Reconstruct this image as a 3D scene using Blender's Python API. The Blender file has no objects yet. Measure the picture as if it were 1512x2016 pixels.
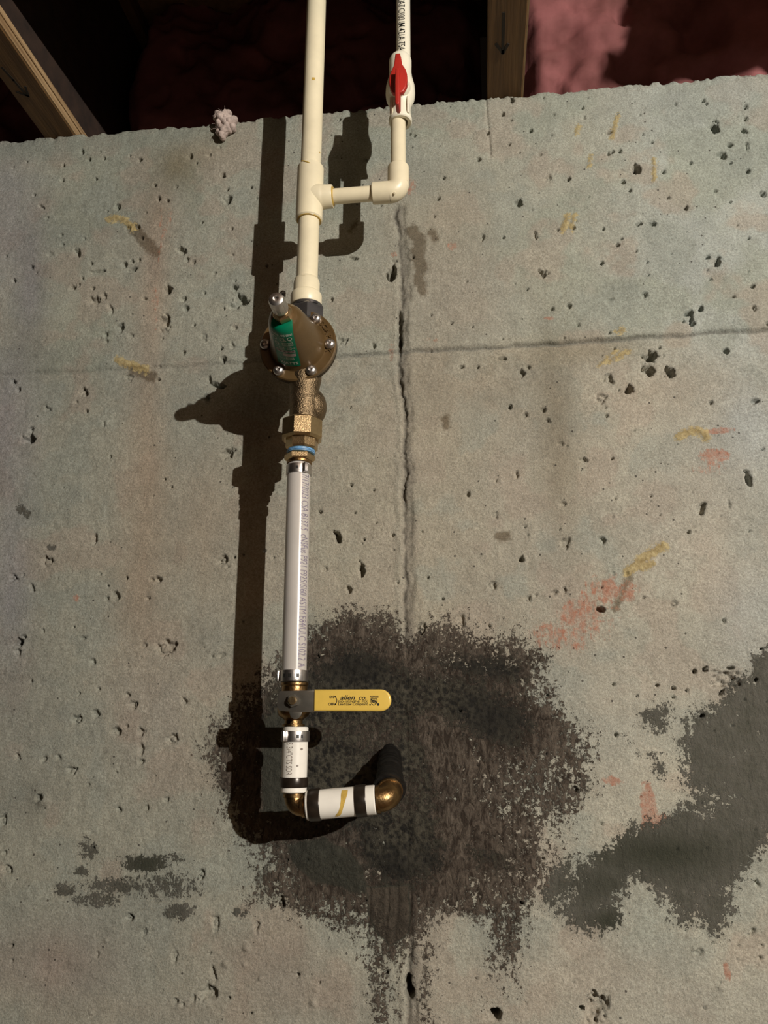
import bpy, bmesh, math, random
import numpy as np
from mathutils import Vector, Matrix

scene = bpy.context.scene
COL = scene.collection
random.seed(7)
R = math.radians

# ------------------------------------------------------------------ camera, world, light, exposure
CAM_H = 1.45                       # camera height above the basement floor
WALL_D = 0.775                     # camera to wall face; wall face is the plane y = 0, the room is y < 0
F_PX = 1515.0
PITCH, YAW, ROLL = R(15.7), R(6.9), R(0.2)
_f0 = Vector((-math.sin(YAW), math.cos(YAW), 0)); _r0 = Vector((math.cos(YAW), math.sin(YAW), 0)); _u0 = Vector((0, 0, 1))
FWD = math.cos(PITCH) * _f0 + math.sin(PITCH) * _u0
_up = -math.sin(PITCH) * _f0 + math.cos(PITCH) * _u0
RGT = math.cos(ROLL) * _r0 + math.sin(ROLL) * _up
UPV = -math.sin(ROLL) * _r0 + math.cos(ROLL) * _up
CAM = Vector((0, -WALL_D, CAM_H))
cd = bpy.data.cameras.new('camera'); cam = bpy.data.objects.new('camera', cd); COL.objects.link(cam)
cd.sensor_fit = 'VERTICAL'; cd.sensor_height = 24.0; cd.sensor_width = 18.0
cd.lens = F_PX / 2016 * 24.0
cd.clip_start = 0.01; cd.clip_end = 50
cam.matrix_world = Matrix(((RGT.x, UPV.x, -FWD.x, CAM.x), (RGT.y, UPV.y, -FWD.y, CAM.y), (RGT.z, UPV.z, -FWD.z, CAM.z), (0, 0, 0, 1)))
scene.camera = cam

world = bpy.data.worlds.new('world'); scene.world = world; world.use_nodes = True
world.node_tree.nodes['Background'].inputs[0].default_value = (0.62, 0.42, 0.28, 1)
world.node_tree.nodes['Background'].inputs[1].default_value = 0.004

ld = bpy.data.lights.new('bare_bulb', 'POINT'); ld.energy = 315; ld.color = (1.0, 0.935, 0.835); ld.shadow_soft_size = 0.012
lamp = bpy.data.objects.new('bare_bulb', ld); COL.objects.link(lamp); lamp.location = (1.52, -2.16, CAM_H + 0.648)

scene.view_settings.view_transform = 'Standard'; scene.view_settings.look = 'None'
scene.view_settings.gamma = 1.0; scene.view_settings.use_curve_mapping = False
scene.view_settings.exposure = 0.0

def at(px, py, s=0.0):
    """photograph pixel -> the point of the plane s metres in front of the wall"""
    d = FWD + RGT * ((px - 756) / F_PX) - UPV * ((py - 1008) / F_PX)
    return CAM + d * ((WALL_D - s) / d.y)

# ------------------------------------------------------------------ materials
MATS = {}
def newmat(name):
    m = bpy.data.materials.new(name); m.use_nodes = True; MATS[name] = m
    return m, m.node_tree.nodes, m.node_tree.links, m.node_tree.nodes['Principled BSDF']
def N(nt, typ, **kw):
    n = nt.new(typ)
    for k, v in kw.items():
        if k in n.inputs.keys(): n.inputs[k].default_value = v
        else: setattr(n, k, v)
    return n
def simple(name, col, rough=0.5, metal=0.0, var=0.12, scale=60.0, bump=0.0, bscale=300.0, coat=0.0, sss=0.0, col2=None, stretch=(1, 1, 1)):
    m, nt, lk, b = newmat(name)
    tc = N(nt, 'ShaderNodeTexCoord'); mp = N(nt, 'ShaderNodeMapping'); mp.inputs['Scale'].default_value = stretch
    lk.new(tc.outputs['Object'], mp.inputs['Vector'])
    no = N(nt, 'ShaderNodeTexNoise', Scale=scale, Detail=5.0, Roughness=0.6); lk.new(mp.outputs[0], no.inputs['Vector'])
    rp = N(nt, 'ShaderNodeValToRGB'); e = rp.color_ramp.elements
    e[0].position = 0.3; e[1].position = 0.7
    c2 = col2 or tuple(c * (1 - 2 * var) for c in col)
    e[0].color = (*c2, 1); e[1].color = (*[min(1, c * (1 + var * .5)) for c in col], 1)
    lk.new(no.outputs['Fac'], rp.inputs['Fac']); lk.new(rp.outputs['Color'], b.inputs['Base Color'])
    b.inputs['Roughness'].default_value = rough; b.inputs['Metallic'].default_value = metal
    b.inputs['Coat Weight'].default_value = coat; b.inputs['Coat Roughness'].default_value = 0.15
    if sss:
        b.inputs['Subsurface Weight'].default_value = sss; b.inputs['Subsurface Radius'].default_value = (0.006, 0.005, 0.004); b.inputs['Subsurface Scale'].default_value = 1.0
    if bump:
        n2 = N(nt, 'ShaderNodeTexNoise', Scale=bscale, Detail=4.0); lk.new(mp.outputs[0], n2.inputs['Vector'])
        bp = N(nt, 'ShaderNodeBump', Strength=bump, Distance=0.001); lk.new(n2.outputs['Fac'], bp.inputs['Height']); lk.new(bp.outputs['Normal'], b.inputs['Normal'])
    return m

M_CPVC = simple('cream_plastic', (0.80, 0.72, 0.52), 0.38, var=0.07, scale=25)
M_WHITE_CPVC = simple('ivory_plastic', (0.84, 0.80, 0.66), 0.35, var=0.05, scale=25)
M_GLUE = simple('yellow_solvent_cement', (0.62, 0.42, 0.10), 0.3, var=0.2, scale=120)
M_RED = simple('red_plastic', (0.42, 0.024, 0.016), 0.42, var=0.08, scale=40)
M_PEX = simple('milky_pex', (0.50, 0.475, 0.45), 0.22, var=0.05, scale=22, sss=0.15, coat=0.3)
M_WPEX = simple('white_pex', (0.82, 0.80, 0.74), 0.32, var=0.06, scale=30)
M_BRASS = simple('brass', (0.56, 0.42, 0.24), 0.32, 1.0, var=0.12, scale=140, bump=0.25, bscale=900)
M_BRONZE = simple('cast_bronze', (0.26, 0.19, 0.115), 0.38, 1.0, var=0.25, scale=160, bump=1.0, bscale=700)
M_DULLBRASS = simple('tarnished_brass', (0.30, 0.19, 0.085), 0.36, 1.0, var=0.25, scale=90, bump=0.3, bscale=500)
M_COAT = simple('bronze_enamel', (0.118, 0.072, 0.028), 0.33, 0.25, var=0.08, scale=80, bump=0.12, bscale=250, coat=0.25)
M_DARKFLANGE = simple('dark_casting', (0.055, 0.038, 0.02), 0.45, 0.6, var=0.2, scale=90, bump=0.4)
M_STEEL = simple('stainless_steel', (0.60, 0.57, 0.55), 0.36, 1.0, var=0.1, scale=200, bump=0.1, bscale=600)
M_GREY_STEEL = simple('grey_plated_steel', (0.26, 0.245, 0.215), 0.36, 0.85, var=0.15, scale=60)
M_NUT = simple('dark_plated_nut', (0.20, 0.195, 0.20), 0.25, 0.8, var=0.15, scale=80)
M_CRIMP = simple('black_crimp_metal', (0.030, 0.022, 0.016), 0.3, 0.35, var=0.2, scale=150)
M_YELLOW = simple('yellow_vinyl', (0.72, 0.50, 0.10), 0.36, var=0.06, scale=40, coat=0.2)
M_BLACK_INK = simple('black_ink', (0.012, 0.012, 0.011), 0.5, var=0.1)
M_PURPLE_INK = simple('grey_violet_ink', (0.23, 0.20, 0.27), 0.45, var=0.2, scale=400)
M_GREY_INK = simple('grey_ink', (0.25, 0.21, 0.18), 0.5, var=0.2, scale=300)
M_GREEN = simple('green_label', (0.0, 0.15, 0.075), 0.28, var=0.06, scale=60)
M_LABEL_INK = simple('pale_label_ink', (0.50, 0.55, 0.47), 0.4, var=0.15, scale=300)
M_LABEL_PINK = simple('blank_label_field', (0.40, 0.34, 0.32), 0.4, var=0.15, scale=300)
M_TAPE = simple('blue_thread_tape', (0.18, 0.40, 0.68), 0.35, var=0.2, scale=200)
M_RUBBER = simple('black_wrapped_pipe', (0.007, 0.0065, 0.006), 0.42, var=0.3, scale=60, bump=1.0, bscale=160)
M_TUFT = simple('pinkish_glass_wool', (0.52, 0.42, 0.38), 0.95, var=0.2, scale=120, bump=1.0, bscale=350)
M_SPLINTER = simple('pencil_mark', (0.02, 0.014, 0.008), 0.8, var=0.1)
M_WOOD = simple('spruce_lumber', (0.135, 0.070, 0.022), 0.66, var=0.2, scale=14, col2=(0.080, 0.040, 0.012), stretch=(9, 0.5, 9), bump=0.5, bscale=40)
M_LIT_EDGE = simple('lit_lumber_edge', (0.44, 0.31, 0.17), 0.7, var=0.3, scale=16, col2=(0.20, 0.12, 0.055), stretch=(12, 0.4, 12), bump=0.9, bscale=40)  # paler lumber: the lamp-lit side face put into the colour
M_OSB = simple('strand_board', (0.22, 0.13, 0.06), 0.75, var=0.3, scale=45, col2=(0.12, 0.065, 0.03), bump=0.5, bscale=90)
M_SHADED_WEB = simple('shade_dark_web', (0.030, 0.015, 0.009), 0.85, var=0.3, scale=45, bump=0.4, bscale=90)  # near-black: shade of the joist recess put into the colour
M_PINK = simple('pink_glass_wool', (0.25, 0.085, 0.088), 0.85, var=0.3, scale=9, col2=(0.085, 0.022, 0.017), bump=0.5, bscale=70)
M_FLOOR = simple('floor_concrete', (0.105, 0.072, 0.05), 0.9, var=0.2, scale=6, bump=0.3, bscale=80)

def concrete_material():
    m, nt, lk, b = newmat('poured_concrete')
    tc = N(nt, 'ShaderNodeTexCoord'); O = tc.outputs['Object']
    def noise(scale, detail=4.0, rough=0.6, st=None, dist=0.0):
        n = N(nt, 'ShaderNodeTexNoise', Scale=scale, Detail=detail, Roughness=rough, Distortion=dist)
        if st:
            mp = N(nt, 'ShaderNodeMapping'); mp.inputs['Scale'].default_value = st; lk.new(O, mp.inputs['Vector']); lk.new(mp.outputs[0], n.inputs['Vector'])
        else: lk.new(O, n.inputs['Vector'])
        return n.outputs['Fac']
    def math_(op, a, c=None, d=None, clamp=False):
        n = N(nt, 'ShaderNodeMath', operation=op, use_clamp=clamp)
        for i, v in enumerate((a, c, d)):
            if v is None: continue
            if isinstance(v, (int, float)): n.inputs[i].default_value = v
            else: lk.new(v, n.inputs[i])
        return n.outputs[0]
    def mixc(f, a, c, mode='MIX'):
        n = N(nt, 'ShaderNodeMix', data_type='RGBA', blend_type=mode)
        for i, v in ((0, f), (6, a), (7, c)):
            if isinstance(v, (int, float)): n.inputs[i].default_value = v
            elif isinstance(v, tuple): n.inputs[i].default_value = (*v, 1)
            else: lk.new(v, n.inputs[i])
        return n.outputs[2]
    def ramp(v, p0, p1, c0=(0, 0, 0), c1=(1, 1, 1)):
        n = N(nt, 'ShaderNodeValToRGB'); e = n.color_ramp.elements
        e[0].position = p0; e[1].position = p1; e[0].color = (*c0, 1); e[1].color = (*c1, 1); lk.new(v, n.inputs['Fac'])
        return n.outputs['Color']
    def attr(name):
        a = N(nt, 'ShaderNodeAttribute', attribute_name=name); s = N(nt, 'ShaderNodeSeparateColor'); lk.new(a.outputs['Color'], s.inputs[0])
        return a.outputs['Color'], s.outputs[0], s.outputs[1], s.outputs[2]
    def soft(field, nz, amp, width):        # field + (noise-.5)*amp, cut at zero
        v = math_('MULTIPLY_ADD', math_('SUBTRACT', nz, 0.5), amp, field)
        return math_('MULTIPLY_ADD', v, 1.0 / width, 0.5, True)
    base, *_ = attr('concrete_tint')
    _, tar, brown, green = attr('coating')
    _, rust, glue, damp = attr('marks'); _, tone, tone2, plate = attr('coating_tone')
    nA = noise(9, 6, 0.62); nB = noise(55, 6, 0.7); nC = noise(420, 5, 0.75); nD = noise(160, 5, 0.7); nV = noise(30, 6, 0.7, (7, 7, 0.8))
    nF = noise(900, 3, 0.6)
    c = mixc(1.0, base, ramp(nA, 0.25, 0.75, (0.84, 0.85, 0.86), (1.14, 1.13, 1.10)), 'MULTIPLY')
    c = mixc(1.0, c, ramp(nB, 0.25, 0.75, (0.84, 0.83, 0.81), (1.14, 1.14, 1.13)), 'MULTIPLY')
    c = mixc(1.0, c, ramp(nC, 0.25, 0.75, (0.60, 0.59, 0.57), (1.32, 1.33, 1.33)), 'MULTIPLY')
    c = mixc(1.0, c, ramp(nF, 0.3, 0.7, (0.82, 0.82, 0.81), (1.14, 1.14, 1.14)), 'MULTIPLY')
    # fine pores, the shade inside them put into the colour
    vo = N(nt, 'ShaderNodeTexVoronoi', Scale=150.0); lk.new(O, vo.inputs['Vector'])
    sp = N(nt, 'ShaderNodeSeparateColor'); lk.new(vo.outputs['Color'], sp.inputs[0])
    pore = math_('MULTIPLY', math_('LESS_THAN', vo.outputs['Distance'], math_('MULTIPLY', sp.outputs[1], 0.17)), math_('GREATER_THAN', sp.outputs[0], 0.80))
    c = mixc(math_('MULTIPLY', pore, 0.8), c, (0.035, 0.03, 0.026))
    # damp darkening
    c = mixc(soft(damp, nD, 3.5, 1.0), c, mixc(1.0, c, (0.50, 0.45, 0.40), 'MULTIPLY'))
    # rust / brick dust
    rm = soft(rust, math_('MULTIPLY_ADD', nV, 0.5, math_('MULTIPLY', nD, 0.5)), 8.0, 0.9)
    c = mixc(math_('MULTIPLY', rm, math_('MULTIPLY_ADD', ramp(nD, 0.35, 0.65), 0.55, 0.25)), c, mixc(nC, (0.26, 0.075, 0.038), (0.46, 0.20, 0.125)))
    gm = soft(glue, nD, 5.0, 0.6)
    c = mixc(math_('MULTIPLY', gm, 0.85), c, mixc(ramp(nD, 0.35, 0.65), (0.19, 0.125, 0.03), (0.47, 0.39, 0.20)))
    # coatings
    nS = noise(60, 7, 0.72, (3.2, 3.2, 1.3), 0.9)
    nE = math_('MULTIPLY_ADD', nC, 0.40, math_('MULTIPLY_ADD', nD, 0.38, math_('MULTIPLY', nS, 0.22)))
    nE = math_('ADD', 0.5, math_('MULTIPLY', math_('SUBTRACT', nE, 0.5), math_('MULTIPLY_ADD', ramp(nB, 0.36, 0.64), 1.5, 0.35)))
    gg = soft(green, nE, 11.0, 0.3)
    gcol = mixc(ramp(nB, 0.3, 0.7), mixc(nC, (0.052, 0.054, 0.042), (0.088, 0.088, 0.070)), mixc(nC, (0.085, 0.082, 0.072), (0.15, 0.145, 0.125)))
    gcol = mixc(tone, gcol, mixc(nC, (0.026, 0.029, 0.020), (0.050, 0.052, 0.037)))
    c = mixc(gg, c, gcol)
    bm = soft(brown, nE, 18.0, 0.7)
    bcol = mixc(ramp(nS, 0.42, 0.62), mixc(nC, (0.012, 0.008, 0.0055), (0.038, 0.027, 0.019)), mixc(nC, (0.050, 0.040, 0.031), (0.18, 0.150, 0.120)))
    c = mixc(bm, c, bcol)
    tm = soft(tar, nE, 13.0, 0.8)
    # mottled tar with black blisters
    v2 = N(nt, 'ShaderNodeTexVoronoi', Scale=210.0); lk.new(O, v2.inputs['Vector'])
    dots = ramp(math_('MULTIPLY_ADD', nD, 0.65, math_('MULTIPLY_ADD', nB, 0.45, math_('MULTIPLY', v2.outputs['Distance'], 0.28))), 0.60, 0.76)
    dots = math_('MULTIPLY', dots, math_('SUBTRACT', 1.0, math_('MULTIPLY', tone2, 0.8)))
    tcol = mixc(dots, (0.007, 0.0065, 0.005), mixc(nC, (0.024, 0.023, 0.015), (0.092, 0.083, 0.062)))
    c = mixc(tm, c, tcol)
    c = mixc(math_('MULTIPLY', math_('MINIMUM', plate, 1.0), 0.85), c, mixc(nS, (0.024, 0.026, 0.019), (0.050, 0.050, 0.038)))
    c = mixc(math_('MULTIPLY', math_('SUBTRACT', plate, 1.0, clamp=True), 0.85), c, mixc(nV, (0.036, 0.028, 0.020), (0.088, 0.072, 0.055)))
    lk.new(c, b.inputs['Base Color'])
    cover = math_('MAXIMUM', math_('MAXIMUM', gg, bm), tm)
    ro = math_('SUBTRACT', 0.92, math_('MULTIPLY', tm, 0.12)); lk.new(ro, b.inputs['Roughness'])
    b.inputs['Specular IOR Level'].default_value = 0.35
    hh = math_('MULTIPLY_ADD', nC, 0.55, math_('MULTIPLY_ADD', nD, 0.75, math_('MULTIPLY', nB, 0.6)))
    hh = math_('MULTIPLY_ADD', nF, 0.25, hh)
    hh = math_('SUBTRACT', hh, math_('MULTIPLY', pore, 0.9))
    hh = math_('ADD', hh, math_('MULTIPLY', math_('MULTIPLY', cover, nS), 1.3))
    hh = math_('ADD', hh, math_('MULTIPLY', math_('MULTIPLY', tm, dots), 0.4))
    bp = N(nt, 'ShaderNodeBump', Strength=0.9, Distance=0.0016); lk.new(hh, bp.inputs['Height']); lk.new(bp.outputs['Normal'], b.inputs['Normal'])
    return m
M_CONC = concrete_material()

# ------------------------------------------------------------------ helpers: mesh builder and object tags
def frame(axis):
    a = Vector(axis).normalized()
    t = Vector((0, 0, 1)) if abs(a.z) < 0.9 else Vector((1, 0, 0))
    u = t.cross(a).normalized(); v = a.cross(u)
    return a, u, v

class MB:
    def __init__(s): s.v = []; s.f = []
    def add(s, vs, fs):
        o = len(s.v); s.v += [Vector(p) for p in vs]; s.f += [[i + o for i in q] for q in fs]; return s
    def lathe(s, org, axis, prof, seg=40, phase=0.0, basis=None):
        """prof: list of (radius, height) in millimetres, from one end to the other"""
        a, u, v = basis or frame(axis); org = Vector(org); vs = []; rings = []
        for r, h in prof:
            if r < 1e-6: rings.append([len(vs)]); vs.append(org + a * h * .001)
            else:
                k = len(vs); rings.append(list(range(k, k + seg)))
                for i in range(seg):
                    t = 2 * math.pi * i / seg + phase
                    vs.append(org + a * h * .001 + (u * math.cos(t) + v * math.sin(t)) * r * .001)
        fs = []
        for p, q in zip(rings, rings[1:]):
            if len(p) == 1 and len(q) == 1: continue
            for i in range(seg):
                j = (i + 1) % seg
                if len(p) == 1: fs.append([p[0], q[j], q[i]])
                elif len(q) == 1: fs.append([p[i], p[j], q[0]])
                else: fs.append([p[i], p[j], q[j], q[i]])
        return s.add(vs, fs)
    def tube(s, pts, rad, seg=28, cap=True):
        """sweep along points (metres); rad in mm, number or list"""
        pts = [Vector(p) for p in pts]; n = len(pts); rads = rad if isinstance(rad, (list, tuple)) else [rad] * n
        tg = [(pts[min(i + 1, n - 1)] - pts[max(i - 1, 0)]).normalized() for i in range(n)]
        a, u, v = frame(tg[0]); vs = []
        for i in range(n):
            u = (u - tg[i] * u.dot(tg[i])).normalized(); v = tg[i].cross(u)
            for k in range(seg):
                t = 2 * math.pi * k / seg
                vs.append(pts[i] + (u * math.cos(t) + v * math.sin(t)) * rads[i] * .001)
        fs = []
        for i in range(n - 1):
            for k in range(seg):
                j = (k + 1) % seg
                fs.append([i * seg + k, i * seg + j, (i + 1) * seg + j, (i + 1) * seg + k])
        if cap:
            fs.append(list(range(seg))[::-1]); fs.append([(n - 1) * seg + k for k in range(seg)])
        return s.add(vs, fs)
    def box(s, lo, hi, bev=0.0, rot=None, piv=None):
        bm = bmesh.new(); bmesh.ops.create_cube(bm, size=1.0)
        lo, hi = Vector(lo), Vector(hi); c = (lo + hi) / 2; d = hi - lo
        for v in bm.verts: v.co = Vector((v.co.x * d.x, v.co.y * d.y, v.co.z * d.z)) + c
        if bev: bmesh.ops.bevel(bm, geom=bm.edges[:], offset=bev, segments=2, affect='EDGES', profile=0.5)
        if rot is not None:
            p = Vector(piv) if piv is not None else c
            for v in bm.verts: v.co = rot @ (v.co - p) + p
        return s.bm(bm)
    def bm(s, bm):
        bm.verts.index_update()
        s.add([v.co.copy() for v in bm.verts], [[v.index for v in f.verts] for f in bm.faces]); bm.free(); return s
    def prism(s, outline, org, ex, ey, ez, thick, bev=0.0, segs=2):
        """flat plate: outline in mm along ex, ey; extruded by thick mm along ez"""
        bm = bmesh.new(); ex, ey, ez, org = Vector(ex), Vector(ey), Vector(ez), Vector(org)
        vs = [bm.verts.new(org + (ex * x + ey * y) * .001) for x, y in outline]
        f = bm.faces.new(vs)
        r = bmesh.ops.extrude_face_region(bm, geom=[f])
        for g in r['geom']:
            if isinstance(g, bmesh.types.BMVert): g.co += ez * thick * .001
        bmesh.ops.recalc_face_normals(bm, faces=bm.faces[:])
        if bev:
            es = [e for e in bm.edges if len(e.link_faces) == 2 and any(len(k.verts) > 4 for k in e.link_faces)]
            bmesh.ops.bevel(bm, geom=es, offset=bev * .001, segments=segs, affect='EDGES', profile=0.5)
        return s.bm(bm)
    def build(s, name, mat, parent=None, loc=None, angle=38, smooth=True):
        me = bpy.data.meshes.new(name)
        if parent is not None:
            base = Vector((0, 0, 0)); p = parent
            while p is not None: base += p.location; p = p.parent
            o_loc = Vector((0, 0, 0))
        else:
            if loc is None:
                lo = [min(v[i] for v in s.v) for i in range(3)]; hi = [max(v[i] for v in s.v) for i in range(3)]
                loc = ((lo[0] + hi[0]) / 2, (lo[1] + hi[1]) / 2, lo[2])
            base = Vector(loc); o_loc = base
        me.from_pydata([v - base for v in s.v], [], s.f); me.update()
        bm = bmesh.new(); bm.from_mesh(me); bmesh.ops.recalc_face_normals(bm, faces=bm.faces[:]); bm.to_mesh(me); bm.free()
        if smooth:
            me.polygons.foreach_set('use_smooth', [True] * len(me.polygons)); me.set_sharp_from_angle(angle=R(angle))
        if mat: me.materials.append(mat)
        o = bpy.data.objects.new(name, me); COL.objects.link(o); o.location = o_loc
        if parent is not None: o.parent = parent
        return o

def tag(o, label=None, cat=None, group=None, kind=None):
    if label: o['label'] = label
    if cat: o['category'] = cat
    if group: o['group'] = group
    if kind: o['kind'] = kind
    return o
def thing(name, loc, label, cat, group=None):
    o = bpy.data.objects.new(name, None); COL.objects.link(o); o.location = loc; o.empty_display_size = 0.02
    return tag(o, label, cat, group)

def text_mesh(txt, size, shear=0.0, bold=0.0, cut=0.6, sx=1.0):
    """text outline as (verts [mm, 2D], faces), refined so that it can be wrapped round a pipe"""
    cu = bpy.data.curves.new('lettering', 'FONT'); cu.body = txt; cu.size = size; cu.shear = shear; cu.offset = bold; cu.resolution_u = 3
    ob = bpy.data.objects.new('lettering', cu); COL.objects.link(ob)
    dg = bpy.context.evaluated_depsgraph_get(); dg.update()
    me = bpy.data.meshes.new_from_object(ob.evaluated_get(dg))
    bpy.data.objects.remove(ob); bpy.data.curves.remove(cu)
    bm = bmesh.new(); bm.from_mesh(me); bpy.data.meshes.remove(me)
    bmesh.ops.triangulate(bm, faces=bm.faces[:])
    for _ in range(4):
        es = [e for e in bm.edges if e.calc_length() > cut]
        if not es or len(bm.faces) > 9000: break
        bmesh.ops.subdivide_edges(bm, edges=es, cuts=1); bmesh.ops.triangulate(bm, faces=bm.faces[:])
    bm.verts.index_update()
    vs = [(v.co.x * sx, v.co.y) for v in bm.verts]; fs = [[v.index for v in f.verts] for f in bm.faces]; bm.free()
    if not vs: return [(0, 0)], [], 0
    return vs, fs, max(v[0] for v in vs)

def pipe_text(mb, txt, p0, p1, r, th0, th1, fill=True, bold=0.0):
    """letters reading from p0 towards p1 along a pipe of radius r mm; letter feet at angle th0, tops at th1 (degrees, 0 = facing the room)"""
    h = abs(R(th1 - th0)) * r
    vs, fs, w = text_mesh(txt, h * 1.38, bold=bold, cut=max(0.7, h * 0.14))
    p0, p1 = Vector(p0), Vector(p1); L = (p1 - p0).length * 1000; d = (p1 - p0).normalized(); k = L / w
    side = d.cross(Vector((0, 1, 0))).normalized()
    if side.dot(Vector((1, 0, 0))) < 0 and abs(d.z) > .5: side = -side
    front = Vector((0, -1, 0)); front = (front - d * front.dot(d)).normalized()
    out = []
    for x, y in vs:
        th = R(th0) + (y / h) * R(th1 - th0)
        out.append(p0 + d * x * k * .001 + (side * math.sin(th) + front * math.cos(th)) * (r + 0.12) * .001)
    return mb.add(out, fs)

def flat_text(mb, txt, org, ex, ey, size, width=None, shear=0.0, bold=0.0, lift=None):
    vs, fs, w = text_mesh(txt, size, shear=shear, bold=bold, cut=50)
    k = width / w if width else 1.0
    ex, ey, org = Vector(ex), Vector(ey), Vector(org)
    return mb.add([org + (ex * x * k + ey * y) * .001 for x, y in vs], fs)

# ------------------------------------------------------------------ the concrete wall
def smooth01(t): t = np.clip(t, 0, 1); return t * t * (3 - 2 * t)
def vnoise(x, y, cell, seed):
    rng = np.random.default_rng(seed); T = rng.random((256, 256)).astype(np.float32)
    gx, gy = x / cell, y / cell; ix, iy = np.floor(gx).astype(int), np.floor(gy).astype(int)
    fx, fy = smooth01(gx - ix), smooth01(gy - iy)
    a = T[ix & 255, iy & 255]; b = T[(ix + 1) & 255, iy & 255]; c = T[ix & 255, (iy + 1) & 255]; d = T[(ix + 1) & 255, (iy + 1) & 255]
    return (a * (1 - fx) + b * fx) * (1 - fy) + (c * (1 - fx) + d * fx) * fy
def fbm(x, y, cell, seed, n=4, g=0.5):
    s = 0; a = 1; t = 0
    for i in range(n):
        s = s + a * vnoise(x, y, cell / 2 ** i, seed + i); t += a; a *= g
    return s / t
WALL_TOP = 0.741
def spaced(lo, hi, flo, fhi, fine):
    mid = list(np.arange(flo, fhi, fine)); a = []; x, st = flo, fine
    while x > lo: st *= 1.5; x = max(lo, x - st); a.append(x)
    b = []; x, st = mid[-1], fine
    while x < hi: st *= 1.5; x = min(hi, x + st); b.append(x)
    return np.array(a[::-1] + mid + b)

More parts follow.
